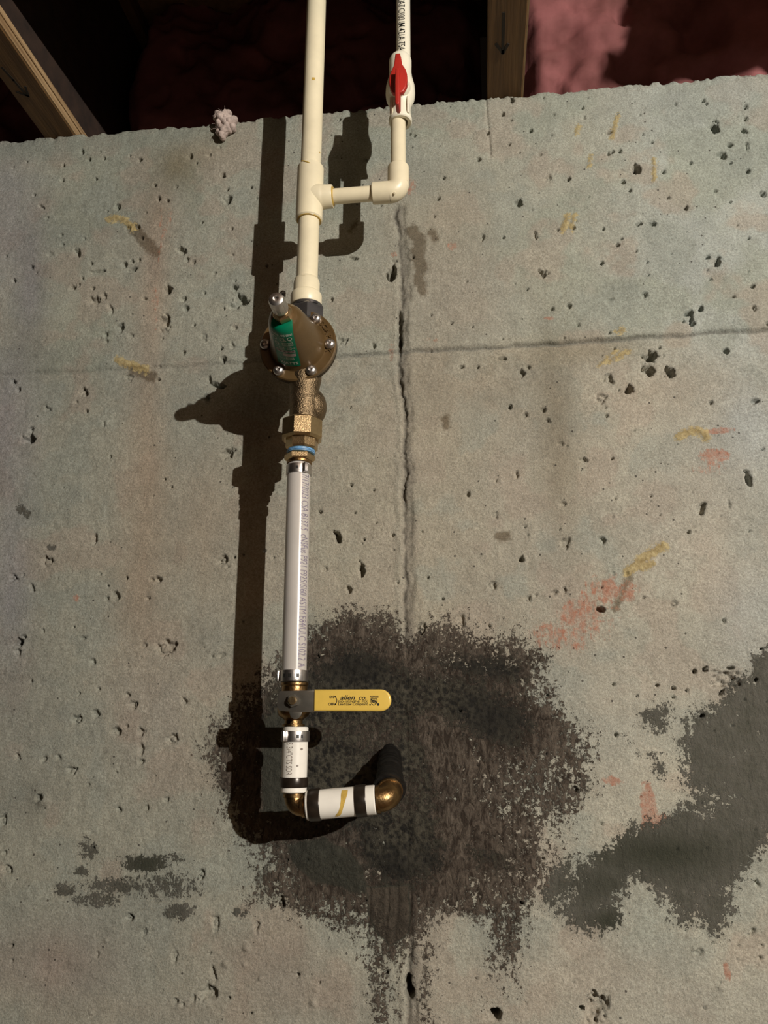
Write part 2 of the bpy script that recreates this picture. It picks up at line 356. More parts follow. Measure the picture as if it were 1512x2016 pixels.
PITS = [tuple(map(float, q.split(','))) for q in """161,299,4,4,0,2;174,314,4,4,0,2;204,312,3,3,0,2;274,315,4,4,0,2;124,324,3,4,0,2;82,407,9,3,-30,1.6;230,409,6,7,0,2;210,415,3,3,0,2;188,352,3,3,0,2;122,354,3,4,0,2;304,364,4,3,0,2;346,367,4,3,30,2;311,390,4,5,0,2;329,394,3,3,0,2;372,307,6,6,0,1.5;410,304,4,3,0,1.5;439,344,4,4,0,2;494,369,3,3,0,2;450,393,7,8,0,2;152,497,7,8,0,1.8;97,500,6,4,0,.8;122,481,4,3,0,1.5;120,462,3,3,0,1.5;267,448,6,6,0,1.3;250,448,6,5,0,1.1;278,468,4,4,0,1.5;357,494,9,8,0,1.3;367,510,4,6,0,1.6;379,517,4,4,0,1.8;397,437,3,3,0,2;456,450,3,3,0,2;456,501,3,2,0,2;243,522,7,6,0,1.5;259,514,4,5,0,1.5;273,510,3,4,0,2;262,530,7,5,20,2;191,534,16,4,4,1.8;61,526,4,4,0,2;27,552,4,4,0,2;142,566,6,6,0,1.7;162,548,3,3,0,2;155,561,3,3,0,2;330,569,8,9,0,1.9;185,592,11,10,0,1;204,581,6,7,0,1;217,607,4,11,20,1.2;283,588,4,4,0,1.5;360,589,6,5,0,1.7;365,607,7,6,0,1.3;421,537,5,3,20,1.5;401,576,3,3,0,1.5;460,566,7,7,0,1.5;474,589,12,10,0,1.5;459,604,10,6,0,1.2;440,607,3,3,0,2;324,633,10,12,0,1.4;320,648,9,7,0,.8;236,644,9,9,0,1.2;206,659,6,6,0,1;208,672,4,5,0,1.2;256,660,5,4,0,1.2;381,639,3,3,0,2;461,646,6,5,0,1;402,663,5,7,0,.8;361,694,4,4,0,1.5;435,685,4,4,0,2;457,681,5,7,0,.8;439,706,5,5,0,2;253,743,7,8,0,1;311,747,4,3,0,2;411,746,4,6,0,1.8;424,757,17,4,-8,2.2;404,783,9,9,0,1.4;163,772,8,9,0,1.1;149,790,3,3,0,1.5;35,766,5,5,0,2;169,809,3,3,0,2;203,834,2.5,7,0,1.2;56,863,9,10,0,2.2;59,846,5,8,0,1.6;46,865,7,7,0,1.5;91,805,6,5,0,1;450,891,11,9,0,1.4;1008,198,5,5,0,2.5;990,225,4,5,0,2.3;1005,237,3,2,0,2;960,262,4,4,0,2;943,314,4,4,0,2;1045,257,4,4,0,2.3;1062,306,4,3,0,1.7;1077,351,6,6,0,1;1121,351,5,4,0,2.2;1019,399,8,7,0,1.7;1198,261,7,3,10,2.4;1221,296,4,4,0,2.2;1198,301,3,4,0,2;1254,333,8,9,30,2.4;1226,357,4,4,0,2.3;1408,251,9,11,20,2.4;1465,257,9,4,-25,2.2;1437,284,6,4,0,2.2;1422,304,9,7,0,1.6;1472,287,4,8,15,1.5;1440,320,3,3,0,2;1472,336,4,4,0,2;1360,320,4,3,0,2.2;1306,338,4,3,0,2.2;1408,376,5,4,0,1.7;1503,382,6,6,0,1.8;1385,198,4,4,0,2.2;1391,204,3,3,0,2;1468,210,6,5,0,1.6;1469,233,5,4,0,2;1260,440,7,3.5,0,2;1285,440,6,3.5,-10,2;1351,409,4,4,0,2;1316,389,3,2.5,0,2.2;1188,450,3,4,0,2;1098,453,3,3,0,1.8;1129,448,4,3,0,2;1054,465,4,9,10,1.5;949,469,4,8,-10,1.5;1186,516,4,4,0,2.2;1275,516,3,3,0,2;1277,540,2.5,2.5,0,2;1217,481,4,3,0,2;1253,493,2.5,2.5,0,2;1393,506,5,4,0,2.2;1413,517,6,10,0,2.1;1399,550,5,2.5,-10,2.2;1444,584,4,3,0,2;1482,562,4,4,0,2.2;1269,579,7,5,0,1.5;1485,608,6,5,0,1.4;1067,536,9,4,-40,2;1070,539,4,9,-30,1.6;1120,601,6,6,0,1.3;1201,589,6,3,10,1.8;1138,639,5,3,0,1.8;918,553,4,3,0,1.6;1355,617,10,5,10,2.3;1362,633,5,10,10,2.2;1380,608,6,6,0,2;989,705,11,3.5,-4,2;909,721,4,3,0,2;1040,722,6,5,0,1.4;1027,735,8,7,0,1.2;1281,702,13,9,10,2.2;1278,729,14,12,0,1.4;1321,732,10,10,0,2;1197,745,12,9,-20,.9;1238,767,9,8,30,1.9;1182,782,12,8,-15,.9;1430,689,6,5,0,1.9;1484,791,7,6,0,1.6;772,537,9,17,-12,1.9;697,509,11,3,-5,2.2;652,589,4,5,0,1.5;676,673,8,8,0,1.1;736,681,5,6,0,1.5;874,350,3,3,0,2;1005,801,4,5,0,2;1034,816,6,5,0,1.2;1070,807,8,7,0,1.2;1078,827,6,5,0,1.2;1194,819,5,4,0,1.6;1401,792,5,4,0,1.8;1486,789,7,6,0,1.5;1104,874,6,4,0,1;1146,905,9,4,0,1.7;1017,934,5,8,25,1.2;977,947,3,3,0,1.6;920,973,5,5,0,1.7;1108,992,6,5,0,1;974,1014,6,5,0,.9;1211,982,4,3,0,1.5;1381,1000,8,14,-15,1.4;1435,992,3,9,10,1.2;1474,944,6,15,20,2;1114,1071,8,12,0,.8;1186,1064,9,7,-40,1;663,1056,7,11,10,2;711,1121,6,15,0,2;687,1161,6,8,0,1.7;639,1120,6,5,0,1;1025,1101,5,5,0,2;1110,1161,6,6,0,1;1090,1167,6,5,0,1;1041,1180,7,6,0,1;1055,1172,4,3,0,1.6;970,1154,9,9,0,.7;909,1222,5,12,0,1.2;829,1237,10,12,0,.8;1183,1199,9,5,-10,2.2;1327,1188,7,6,0,1;1425,1223,5,6,0,1.2;986,706,5,3,0,1.6;1206,1131,5,4,0,.9;216,899,4,4,0,1.8;186,1060,5,11,-10,1.7;91,1105,12,10,0,.9;26,1136,7,7,0,1.1;63,1158,4,10,20,1.6;311,1141,6,6,0,1.6;298,1141,5,5,0,1.2;229,1173,9,7,0,1.2;210,1177,4,4,0,1.5;290,1177,6,4,0,1.5;438,1103,10,10,0,.9;461,1096,3.5,3.5,0,2;37,1265,9,9,0,2;44,1254,7,5,0,1.6;33,1282,7,7,0,1;83,1241,4,4,0,1.2;61,1342,3,6,0,1.5;160,1256,7,2.5,-5,1.8;182,1304,6,5,0,1.2;327,1276,20,14,20,.7;335,1270,8,6,0,1.4;282,1272,6,5,0,1.1;417,1293,3,3,0,1.5;435,1290,7,4,30,.8;193,1356,3,3,0,1.5;249,1368,6,5,0,1.1;153,1366,6,2.5,10,1.5;262,1388,9,8,0,1;361,1379,7,6,0,1;188,1405,6,6,0,1.1;151,1417,9,9,0,1;227,1440,11,10,0,1;276,1439,7,7,0,1;249,1430,4,4,0,1.2;339,1456,10,9,0,.9;277,1477,6,13,0,1;276,1501,6,5,0,1.3;141,1519,8,9,0,1;33,1491,6,6,0,.9;85,1495,6,6,0,.9;115,1491,5,5,0,.9;171,1545,5,4,0,1;78,1570,8,7,0,1.8;326,1574,5,4,0,1.2;233,1594,5,6,0,1.4;287,1593,5,6,0,1;6,1617,8,10,0,1;15,1713,11,10,0,.8;10,1680,4,4,0,1.2;394,1722,8,9,0,.9;254,1806,8,8,0,1;283,1835,5,7,0,1;424,1820,9,15,0,.7;191,1880,4,6,0,1;343,1885,6,13,0,.7;413,1955,17,15,0,.7;420,1915,4,13,15,1.8;381,1968,4,10,-10,1.2;346,1972,6,7,0,1;359,1978,5,4,0,1.2;552,1781,9,13,0,1;504,1826,5,11,0,1;1368,1322,5,6,0,2.2;1389,1318,5,6,0,2.1;1406,1322,14,3,0,1.8;1440,1315,9,4,0,2;1421,1364,4,10,-35,2.2;1489,1339,4,4,0,2.4;1427,1337,26,16,0,.6;1294,1349,3,3,0,2;1326,1354,4,4,0,2;1326,1372,4,3,0,2;1353,1360,4,3,-30,2;1254,1370,3,3,0,2;1382,1410,5,4,0,2.2;1132,1554,7,7,0,1.1;1482,1835,5,9,-20,1;1404,1858,4,4,0,1.8;1374,1875,9,7,0,.8;1501,1862,5,4,0,1.6;977,1997,12,12,0,2.2;1170,1980,22,26,0,.5;1146,1987,6,7,-20,2;1491,1738,4,9,20,1.4;1497,1888,5,4,0,1.5;1474,1841,4,3,0,1.8;1207,298,3,3,0,2;1330,205,3,3,0,1.5;1150,231,3,3,0,1.5;1090,226,3,2.5,0,1.8;1284,280,2.5,2.5,0,2;786,640,5,26,0,2.2;787,672,5,18,0,2.2;806,1950,8,24,8,2.6;1234,1130,4,4,0,1""".split(';')]
BUMPS = [(209, 1851, 6), (183, 1843, 4), (41, 1909, 4), (444, 1899, 8), (485, 1867, 9), (481, 1899, 6), (513, 1926, 6), (180, 1993, 5), (424, 1835, 8), (622, 1950, 6), (616, 1975, 9), (86, 1575, 16), (1420, 1945, 9), (1368, 1870, 7)]
VSEAM = np.array([(420, 780), (500, 789), (600, 793), (690, 788), (760, 790), (830, 798), (1000, 797), (1100, 800), (1270, 799), (1500, 800), (1750, 806), (1870, 810), (1950, 803), (2060, 806)], float)
HSEAM = np.array([(-200, 741), (0, 737), (200, 728), (400, 718), (500, 712), (660, 703), (790, 691), (880, 688), (1000, 682), (1200, 668), (1370, 657), (1512, 648), (1900, 622)], float)

def poly_sd(u, v, pts):
    """signed distance in pixels, positive inside"""
    P = np.array(pts, float); Q = np.roll(P, -1, 0); d2 = np.full(u.shape, 1e12); ins = np.zeros(u.shape, bool)
    for (x0, y0), (x1, y1) in zip(P, Q):
        ex, ey = x1 - x0, y1 - y0; L = ex * ex + ey * ey + 1e-9
        t = np.clip(((u - x0) * ex + (v - y0) * ey) / L, 0, 1)
        d2 = np.minimum(d2, (u - x0 - t * ex) ** 2 + (v - y0 - t * ey) ** 2)
        if abs(ey) > 1e-9:
            ins ^= ((y0 > v) != (y1 > v)) & (u < ex * (v - y0) / ey + x0)
    d = np.sqrt(d2); return np.where(ins, d, -d)
def line_d(u, v, pts):
    d2 = np.full(u.shape, 1e12)
    for (x0, y0), (x1, y1) in zip(pts, pts[1:]):
        ex, ey = x1 - x0, y1 - y0; L = ex * ex + ey * ey + 1e-9
        t = np.clip(((u - x0) * ex + (v - y0) * ey) / L, 0, 1)
        d2 = np.minimum(d2, (u - x0 - t * ex) ** 2 + (v - y0 - t * ey) ** 2)
    return np.sqrt(d2)
def blob(u, v, x, y, rx, ry, ang=0):
    c, s = math.cos(R(ang)), math.sin(R(ang)); a, b = (u - x), (v - y)
    p, q = (a * c + b * s) / rx, (-a * s + b * c) / ry
    return np.exp(-(p * p + q * q))

def build_wall():
    FINE = 0.00115
    xs = spaced(-3.0, 3.0, -0.665, 0.385, FINE); zs = spaced(-CAM_H, WALL_TOP, -0.29, WALL_TOP - 0.0005, FINE)
    zs = zs[zs <= WALL_TOP]
    nx, nz = len(xs), len(zs); X, Z = np.meshgrid(xs, zs)
    # chart of the wall face: u, v measured as on the survey photograph (1 unit is about half a millimetre)
    zc = WALL_D * FWD.y + X * FWD.x + Z * FWD.z
    u = 756 + F_PX * (WALL_D * RGT.y + X * RGT.x + Z * RGT.z) / zc; v = 1008 - F_PX * (WALL_D * UPV.y + X * UPV.x + Z * UPV.z) / zc
    vis = (u > -150) & (u < 1660) & (v > -10) & (v < 2130) & (zc > 0.2)
    nm = fbm(X, Z, 0.02, 3, 4); ns = fbm(X, Z, 0.006, 9, 3); nl = fbm(X, Z, 0.16, 21, 4)
    d = (nl - .5) * 0.004 + (nm - .5) * 0.0012 + (ns - .5) * 0.0008
    # horizontal form joint: upper lift stands a little proud, with a ragged gap
    hv = np.interp(u, HSEAM[:, 0], HSEAM[:, 1]); dv = v - hv + (vnoise(X, Z, 0.012, 31) - .5) * 5
    right = smooth01((u - 250) / 900)
    d += -0.0018 * (0.25 + right) * smooth01((dv + 1) / 4) * np.exp(-np.maximum(dv, 0) / 90)
    d -= (0.0012 + 0.0042 * right * vnoise(X, Z, 0.03, 33)) * np.exp(-(dv / 3.2) ** 2)
    d += 0.0007 * np.exp(-((dv + 9) / 7) ** 2)
    # vertical form joint: rough recessed strip with a dark crack
    vu = np.interp(v, VSEAM[:, 0], VSEAM[:, 1]); du = u - vu + (vnoise(X, Z, 0.02, 41) - .5) * 7 + (fbm(X, Z, 0.006, 46, 3) - .5) * 8; on = smooth01((v - 398) / 15)
    big = 0.5 + vnoise(X, Z, 0.05, 43); lowpart = 1 - 0.75 * smooth01((v - 1250) / 60) * smooth01((1860 - v) / 60)
    d -= on * lowpart * (0.0055 * np.clip(fbm(X, Z, 0.03, 43, 3) - .30, 0, 1) * 2 * np.exp(-(du / 2.6) ** 2) + 0.0026 * np.exp(-((du - 6) / 10) ** 4) * np.clip(fbm(X, Z * .6, 0.009, 44, 3) * 1.8 - .45, 0, 1.2))
    d += on * lowpart * 0.0011 * np.exp(-((du + 11) / 7) ** 2)
    d -= 0.0016 * np.exp(-((u - 961 - 4 * np.sin(v / 40)) / 2.2) ** 2) * smooth01((318 - v) / 20)
    # ragged top arris
    edge = WALL_TOP - Z
    d -= 0.006 * np.exp(-edge / 0.004) * (0.3 + 1.6 * np.clip(fbm(X, Z * 0.3, 0.012, 51, 4) - .42, 0, 1) * 2)
    # bug holes
    wob = (fbm(X, Z, 0.004, 61, 2) - .5)
    rng = np.random.default_rng(5); pits = list(PITS)
    for _ in range(420):
        x, y = rng.random() * 1512, 190 + rng.random() * 1826
        if rng.random() < (0.85 if (x > 800 and y < 700) else 0.45):
            r = 1.6 + 1.6 * rng.random() ** 2; pits.append((x, y, r * (1 + .5 * rng.random()), r, rng.random() * 90 - 45, 2.0))
    step = np.zeros_like(d); fj0 = np.searchsorted(zs, -0.29); 
    for (x, y, rx, ry, an, k) in pits:
        p = at(x, y); ext = max(rx, ry) * 1.9 / 1900
        i0, i1 = np.searchsorted(xs, (p.x - ext, p.x + ext)); j0, j1 = np.searchsorted(zs, (p.z - CAM_H - ext, p.z - CAM_H + ext))
        if i1 <= i0 or j1 <= j0: continue
        uu, vv = u[j0:j1, i0:i1] - x, v[j0:j1, i0:i1] - y
        c, s = math.cos(R(an)), math.sin(R(an)); a = (uu * c - vv * s) / rx; b = (uu * s + vv * c) / ry
        r = np.sqrt(a * a + b * b) * (1 + 1.1 * wob[j0:j1, i0:i1])
        dep = min(rx, ry) * k / 1950 * (1.9 if k > 1.85 else 1.3)
        step[j0:j1, i0:i1] = np.maximum(step[j0:j1, i0:i1], dep * smooth01((1.12 - r) / 0.5))
        if k < 1.2:      # broken aggregate inside shallow spalls
            step[j0:j1, i0:i1] -= dep * 0.5 * smooth01((0.75 - r) / .4) * (ns[j0:j1, i0:i1] > .52)
    d -= step
    for x, y, r in BUMPS: d += 0.0016 * (r / 7) ** .5 * smooth01(1.2 - np.sqrt(((u - x) / r) ** 2 + ((v - y) / r) ** 2))
    # ---------------- colour of the concrete, with painted shade at the joint and left
    def c3(r, g, b_): return np.array([r, g, b_])
    C = np.ones(u.shape + (3,)) * c3(0.345, 0.335, 0.285)
    def wash(col, w):
        w = np.clip(w, 0, 1)[..., None]; C[:] = C * (1 - w) + np.array(col) * w
    wn = fbm(X, Z, 0.09, 71, 4); w2 = fbm(X, Z, 0.045, 81, 4); w3 = fbm(X * 2.2, Z * .5, 0.06, 91, 4)
    below = smooth01(dv / 6)
    wash((0.355, 0.305, 0.240), below * smooth01((u - 540) / 180) * smooth01((1330 - u) / 200) * smooth01((1500 - v) / 300) * 0.85)
    wash((0.37, 0.345, 0.295), below * smooth01((u - 700) / 400) * 0.6)
    wash((0.37, 0.385, 0.365), smooth01((u - 1120) / 260) * smooth01((760 - v) / 100) * 0.8)
    wash((0.30, 0.31, 0.262), smooth01((wn - .5) / .14) * (1 - below) * 0.7)
    wash((0.355, 0.295, 0.245), smooth01((w2 - .54) / .12) * 0.55)
    wash((0.305, 0.315, 0.280), smooth01((.46 - w2) / .12) * 0.55)
    wash((0.375, 0.345, 0.285), blob(u, v, 700, 1000, 160, 330) * .6)
    for (x, y, rx, ry, an, col, w) in [
        (300, 560, 28, 190, 3, (.37, .285, .225), .8), (318, 420, 46, 60, 0, (.34, .265, .205), .6), (345, 325, 45, 45, 20, (.20, .165, .105), .75), (400, 285, 60, 40, 0, (.30, .25, .19), .6),
        (285, 860, 40, 190, 0, (.37, .29, .225), .8), (280, 1130, 55, 190, 0, (.33, .26, .20), .7), (400, 1060, 100, 200, 0, (.36, .295, .23), .7), (300, 1390, 90, 120, 0, (.36, .29, .25), .5),
        (55, 560, 30, 120, 0, (.22, .205, .225), .7), (60, 690, 40, 50, 0, (.23, .225, .19), .6), (20, 820, 50, 130, 0, (.29, .27, .29), .7), (15, 430, 60, 160, 0, (.35, .325, .34), .6), (20, 1150, 40, 240, 0, (.29, .275, .30), .6),
        (850, 470, 120, 130, 0, (.30, .265, .215), .8), (900, 600, 160, 110, 0, (.345, .31, .26), .8), (1090, 790, 40, 150, -4, (.205, .175, .13), .75), (1105, 920, 35, 120, 0, (.24, .205, .16), .6), (985, 760, 130, 60, 0, (.30, .255, .20), .6), (870, 780, 60, 140, 0, (.30, .255, .20), .5),
        (1160, 690, 170, 26, -4, (.27, .235, .175), .7), (1480, 850, 80, 110, 0, (.36, .375, .375), .8), (1490, 1200, 80, 120, 0, (.36, .36, .345), .7), (1380, 1000, 120, 160, 0, (.37, .33, .285), .6), (1330, 760, 90, 60, 0, (.37, .31, .255), .6),
        (100, 1900, 130, 80, 0, (.33, .27, .235), .8), (350, 1990, 200, 40, 0, (.33, .285, .24), .5), (520, 1890, 120, 60, 0, (.33, .275, .23), .7), (620, 1960, 120, 50, 0, (.335, .27, .225), .5), (430, 1480, 60, 100, 0, (.35, .31, .25), .6),
        (1150, 1930, 170, 70, 0, (.37, .325, .275), .7), (1380, 1960, 150, 60, 0, (.36, .345, .30), .7), (1280, 1800, 70, 70, 0, (.33, .34, .30), .6), (1240, 1430, 120, 120, 0, (.39, .36, .31), .7),
        (1000, 160, 200, 50, -5, (.33, .325, .285), .5), (1400, 190, 180, 50, -5, (.33, .335, .315), .6), (100, 290, 140, 26, -5, (.28, .29, .255), .7), (300, 265, 140, 24, -4, (.26, .27, .235), .7), (70, 1575, 60, 40, -8, (.17, .165, .145), .55), (40, 1400, 90, 160, 0, (.27, .265, .235), .6)]:
        wash(col, blob(u, v, x, y, rx, ry, an) * w * (0.6 + 0.8 * w3))
    wash((0.15, 0.132, 0.112), np.exp(-((du - 5) / 12) ** 2) * on * (.35 + .8 * ns) * .85)
    wash((0.07, 0.06, 0.05), np.exp(-(du / 2.2) ** 2) * on * (.2 + ns))
    wash((0.15, 0.14, 0.125), np.exp(-((dv - 1) / 2.6) ** 2) * (.3 + .7 * ns) * (.35 + .65 * right))  # shade line below the proud upper lift, put into the colour
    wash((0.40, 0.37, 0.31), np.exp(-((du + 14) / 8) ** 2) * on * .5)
    C *= np.array([0.98, 1.03, 1.06]) * (0.86 + 0.16 * smooth01((u - 60) / 1100))[..., None]  # left side darkened to imitate the lamp's falloff
    # ---------------- coatings and marks: signed fields, about one unit per 22 px from the border
    S = 1 / 22.0
    def sd(pts, rough=14): return (poly_sd(u, v, pts) + (fbm(X, Z, 0.022, 101, 4) - .5) * rough * 2)
    LOW = np.full(u.shape, -9.0)
    brown = LOW.copy(); tar = LOW.copy(); green = LOW.copy(); rust = LOW.copy(); glue = LOW.copy(); damp = LOW.copy()
    def put(f, val): np.maximum(f, np.where(vis, np.clip(val, -9, 6), -9), out=f)
    put(brown, sd([(606, 1262), (640, 1222), (700, 1213), (760, 1225), (788, 1250), (830, 1250), (880, 1232), (930, 1258), (1000, 1256), (1042, 1275), (1062, 1300), (1052, 1335), (1060, 1370), (1105, 1400), (1138, 1440), (1145, 1490), (1130, 1540), (1115, 1580), (1098, 1650), (1070, 1715), (1040, 1760), (1020, 1800), (1012, 1862), (995, 1868), (985, 1800), (940, 1800), (880, 1785), (840, 1790), (820, 1820), (770, 1880), (735, 1850), (728, 1805), (690, 1800), (640, 1790), (590, 1775), (556, 1720), (520, 1680), (486, 1650), (462, 1600), (448, 1550), (432, 1500), (428, 1462), (450, 1430), (478, 1385), (520, 1345), (560, 1300)], 22) * S)
    put(brown, sd([(490, 1700), (560, 1690), (640, 1750), (720, 1790), (720, 1850), (650, 1830), (560, 1800), (500, 1780)], 20) * S - 1.0)
    put(brown, sd([(400, 1480), (470, 1390), (500, 1500), (480, 1640), (440, 1600)], 26) * S - .6)
    put(brown, sd([(1060, 1290), (1160, 1440), (1180, 1560), (1130, 1640), (1080, 1720), (1060, 1560), (1040, 1400)], 26) * S - 1.15)
    def strip(f, du_, w, v0, v1, k): put(f, np.minimum.reduce([(w - np.abs(du_)) * S * 1.2, (v - v0) / 18, (v1 - v) / 60]) - k)
    strip(brown, u - 765 - 20 * np.sin(v / 45), 16, 1830, 1960, .5); strip(brown, u - 745, 28, 1860, 2080, 1.3); strip(brown, u - 838, 24, 1800, 2080, 1.5); strip(brown, u - 990, 20, 1780, 1890, .3)
    holes = np.maximum.reduce([blob(u, v, 1092, 1505, 16, 40, -25) * 1.2, blob(u, v, 930, 1735, 40, 22) * 1.0, blob(u, v, 1070, 1620, 26, 60) * 1.1, blob(u, v, 880, 1690, 14, 22) * 1.2])
    brown -= holes * 1.6
    put(tar, sd([(630, 1300), (680, 1275), (760, 1290), (820, 1330), (880, 1330), (960, 1345), (1030, 1385), (1050, 1425), (1020, 1480), (960, 1470), (900, 1450), (850, 1440), (870, 1500), (900, 1560), (880, 1640), (900, 1660), (860, 1720), (815, 1740), (720, 1720), (690, 1660), (640, 1640), (560, 1630), (516, 1600), (512, 1420), (530, 1350), (600, 1330)], 16) * S - .15)
    put(tar, sd([(850, 1300), (980, 1290), (1040, 1310), (1030, 1350), (940, 1340)], 14) * S - .3)
    put(tar, sd([(556, 1660), (640, 1650), (690, 1680), (720, 1720), (735, 1770), (700, 1760), (620, 1740), (570, 1700)], 14) * S - .6)
    put(tar, sd([(720, 1715), (808, 1715), (806, 1835), (760, 1860), (728, 1830)], 8) * S - .9)
    put(tar, sd([(890, 1665), (960, 1640), (1020, 1680), (1000, 1740), (930, 1720)], 18) * S - 1.0)
    tar = np.minimum(tar, 1.7)
    brown = np.minimum(brown, 0.30 + 4 * np.maximum.reduce([blob(u, v, 690, 1470, 190, 190), blob(u, v, 960, 1400, 120, 70), blob(u, v, 850, 1660, 110, 90), blob(u, v, 640, 1720, 80, 60) * .5, blob(u, v, 765, 1790, 45, 70)]))
    tar -= np.maximum.reduce([blob(u, v, 900, 1560, 90, 100) * 2.2, blob(u, v, 740, 1450, 90, 70) * 2.0, blob(u, v, 840, 1430, 70, 60) * 2.0, blob(u, v, 800, 1560, 80, 70) * 1.9, blob(u, v, 640, 1440, 80, 40) * 1.6, blob(u, v, 700, 1610, 60, 60) * 1.3])
    tone2 = np.maximum.reduce([blob(u, v, 690, 1310, 130, 46), blob(u, v, 980, 1410, 100, 70), blob(u, v, 940, 1310, 110, 34), blob(u, v, 880, 1700, 70, 50), blob(u, v, 770, 1710, 70, 50), blob(u, v, 560, 1560, 50, 60) * .6, blob(u, v, 700, 1650, 40, 40)])
    plate = np.maximum.reduce([smooth01(poly_sd(u, v, q) / 7 + .5 + (nm - .5) * 2) for q in ([(514, 1425), (556, 1395), (604, 1400), (604, 1560), (560, 1602), (518, 1598)], [(562, 1662), (640, 1648), (688, 1672), (716, 1712), (728, 1760), (690, 1752), (620, 1738), (575, 1700)])])
    block = smooth01(poly_sd(u, v, [(722, 1745), (806, 1740), (806, 1835), (770, 1862), (738, 1838), (724, 1800)]) / 6 + .5 + (nm - .5) * 2)
    put(green, sd([(1560, 1250), (1495, 1310), (1480, 1340), (1440, 1365), (1405, 1395), (1375, 1405), (1350, 1450), (1342, 1520), (1352, 1570), (1340, 1612), (1262, 1632), (1215, 1668), (1150, 1712), (1120, 1760), (1160, 1785), (1205, 1770), (1232, 1722), (1262, 1715), (1300, 1748), (1355, 1775), (1395, 1770), (1430, 1745), (1470, 1690), (1512, 1650), (1600, 1630)], 16) * S + .4)
    put(green, sd([(1330, 1760), (1430, 1735), (1425, 1790), (1405, 1830), (1385, 1795), (1345, 1810)], 10) * S + .4)
    put(green, sd([(1090, 1790), (1120, 1765), (1180, 1760), (1225, 1780), (1225, 1830), (1180, 1835), (1120, 1820)], 14) * S - .35)
    put(green, sd([(1080, 1710), (1120, 1690), (1130, 1740), (1090, 1790), (1070, 1760)], 10) * S)
    put(green, sd([(1230, 1450), (1290, 1470), (1330, 1500), (1330, 1560), (1280, 1530)], 16) * S - .9)
    put(green, sd([(1268, 1410), (1310, 1395), (1300, 1435)], 8) * S + .2)
    green = np.minimum(green, 1.45 + 1.5 * blob(u, v, 1290, 1680, 150, 40)); green -= np.maximum.reduce([blob(u, v, 1400, 1575, 70, 40) * 1.3, blob(u, v, 1450, 1470, 90, 80) * .5, blob(u, v, 1360, 1500, 40, 60) * .7, blob(u, v, 1390, 1600, 30, 16) * 1.6])
    tone = np.maximum.reduce([blob(u, v, 1300, 1680, 150, 46), blob(u, v, 1180, 1740, 70, 40) * .7, blob(u, v, 1200, 1815, 40, 30), blob(u, v, 285, 1700, 60, 30)])
    for x, y, rx, ry, k in [(285, 1700, 42, 16, .5), (175, 1672, 22, 24, -.1), (225, 1745, 70, 20, -.1), (190, 1770, 50, 18, -.05), (330, 1745, 90, 38, -.4), (350, 1795, 34, 18, .1), (130, 1750, 26, 16, 0), (160, 1715, 16, 12, 0), (300, 1690, 80, 14, -.35), (470, 1797, 14, 10, .3), (40, 1002, 10, 9, .4), (52, 1012, 9, 8, .4), (100, 1078, 9, 6, .2)]:
        put(green, (0.5 + k) - 1.5 * -np.log(np.maximum(blob(u, v, x, y, rx * 1.2, ry * 1.2), 1e-6)))
    for x, y, rx, ry, an, k in [(1405, 897, 28, 13, 0, .7), (1415, 848, 32, 7, -5, .4), (1190, 1165, 46, 28, -30, .15), (1232, 1165, 26, 22, 0, .1), (1160, 1185, 24, 50, 10, 0), (1090, 1250, 60, 40, 0, -.35), (1150, 1225, 100, 60, -30, -.45), (1130, 1210, 30, 40, 20, 0), (1278, 1592, 13, 42, -8, 1.3), (1292, 1622, 28, 16, -20, 1.0), (1432, 1914, 5, 16, -8, 1.2), (1205, 1537, 20, 9, 10, .5), (810, 368, 16, 26, 0, -.45), (775, 500, 8, 8, 0, -.4), (850, 668, 12, 9, 0, -.35), (890, 484, 13, 10, 0, -.3), (1082, 626, 13, 4, 0, 0), (315, 470, 8, 100, 4, -.9), (305, 600, 10, 90, 0, -.9), (330, 440, 22, 60, 0, -1.1), (770, 690, 8, 20, 0, -.3), (1400, 920, 50, 26, 0, -.7), (150, 1178, 10, 8, 0, -.1), (1140, 1270, 30, 30, 0, -.7)]:
        put(rust, (0.55 + k) - 2.0 * -np.log(np.maximum(blob(u, v, x, y, rx * 1.25, ry * 1.25, an), 1e-6)))
    def stroke(f, pts, w, k=0): put(f, (w - line_d(u, v, pts)) / 7.0 + k + .25)
    stroke(glue, [(214, 433), (228, 428), (246, 434), (262, 448)], 5); stroke(damp, [(262, 448), (285, 475), (306, 494)], 10)
    stroke(glue, [(233, 709), (250, 716), (272, 722), (288, 728)], 6); stroke(damp, [(262, 728), (300, 742)], 8)
    stroke(glue, [(1336, 860), (1350, 852), (1372, 846), (1388, 854), (1392, 862)], 8, -.25)
    stroke(glue, [(1236, 1126), (1262, 1104), (1304, 1076)], 7, .1); stroke(glue, [(1262, 1118), (1284, 1110)], 7, -.2)
    stroke(glue, [(1108, 452), (1118, 424)], 6, -.3); stroke(glue, [(1124, 450), (1132, 422)], 4, -.2); stroke(glue, [(1287, 314), (1289, 354)], 2.5)
    stroke(glue, [(1206, 270), (1216, 228)], 5, -.3); stroke(glue, [(1134, 262), (1140, 248)], 6, -.55); stroke(glue, [(1160, 326), (1164, 306)], 4, -.35)
    stroke(glue, [(1200, 710), (1240, 690)], 7, -.6); stroke(glue, [(1215, 652), (1228, 650)], 6, -.4); stroke(glue, [(1212, 690), (1180, 720)], 6, -.7)
    stroke(damp, [(812, 455), (826, 475), (822, 500), (828, 530)], 10, .2); stroke(damp, [(824, 545), (832, 572)], 7, .2); stroke(damp, [(850, 458), (856, 468)], 5, .2)
    stroke(damp, [(984, 1056), (998, 1054)], 14, -.9); stroke(damp, [(877, 824), (880, 840)], 5, .1); stroke(damp, [(690, 455), (700, 440)], 5, -.4)
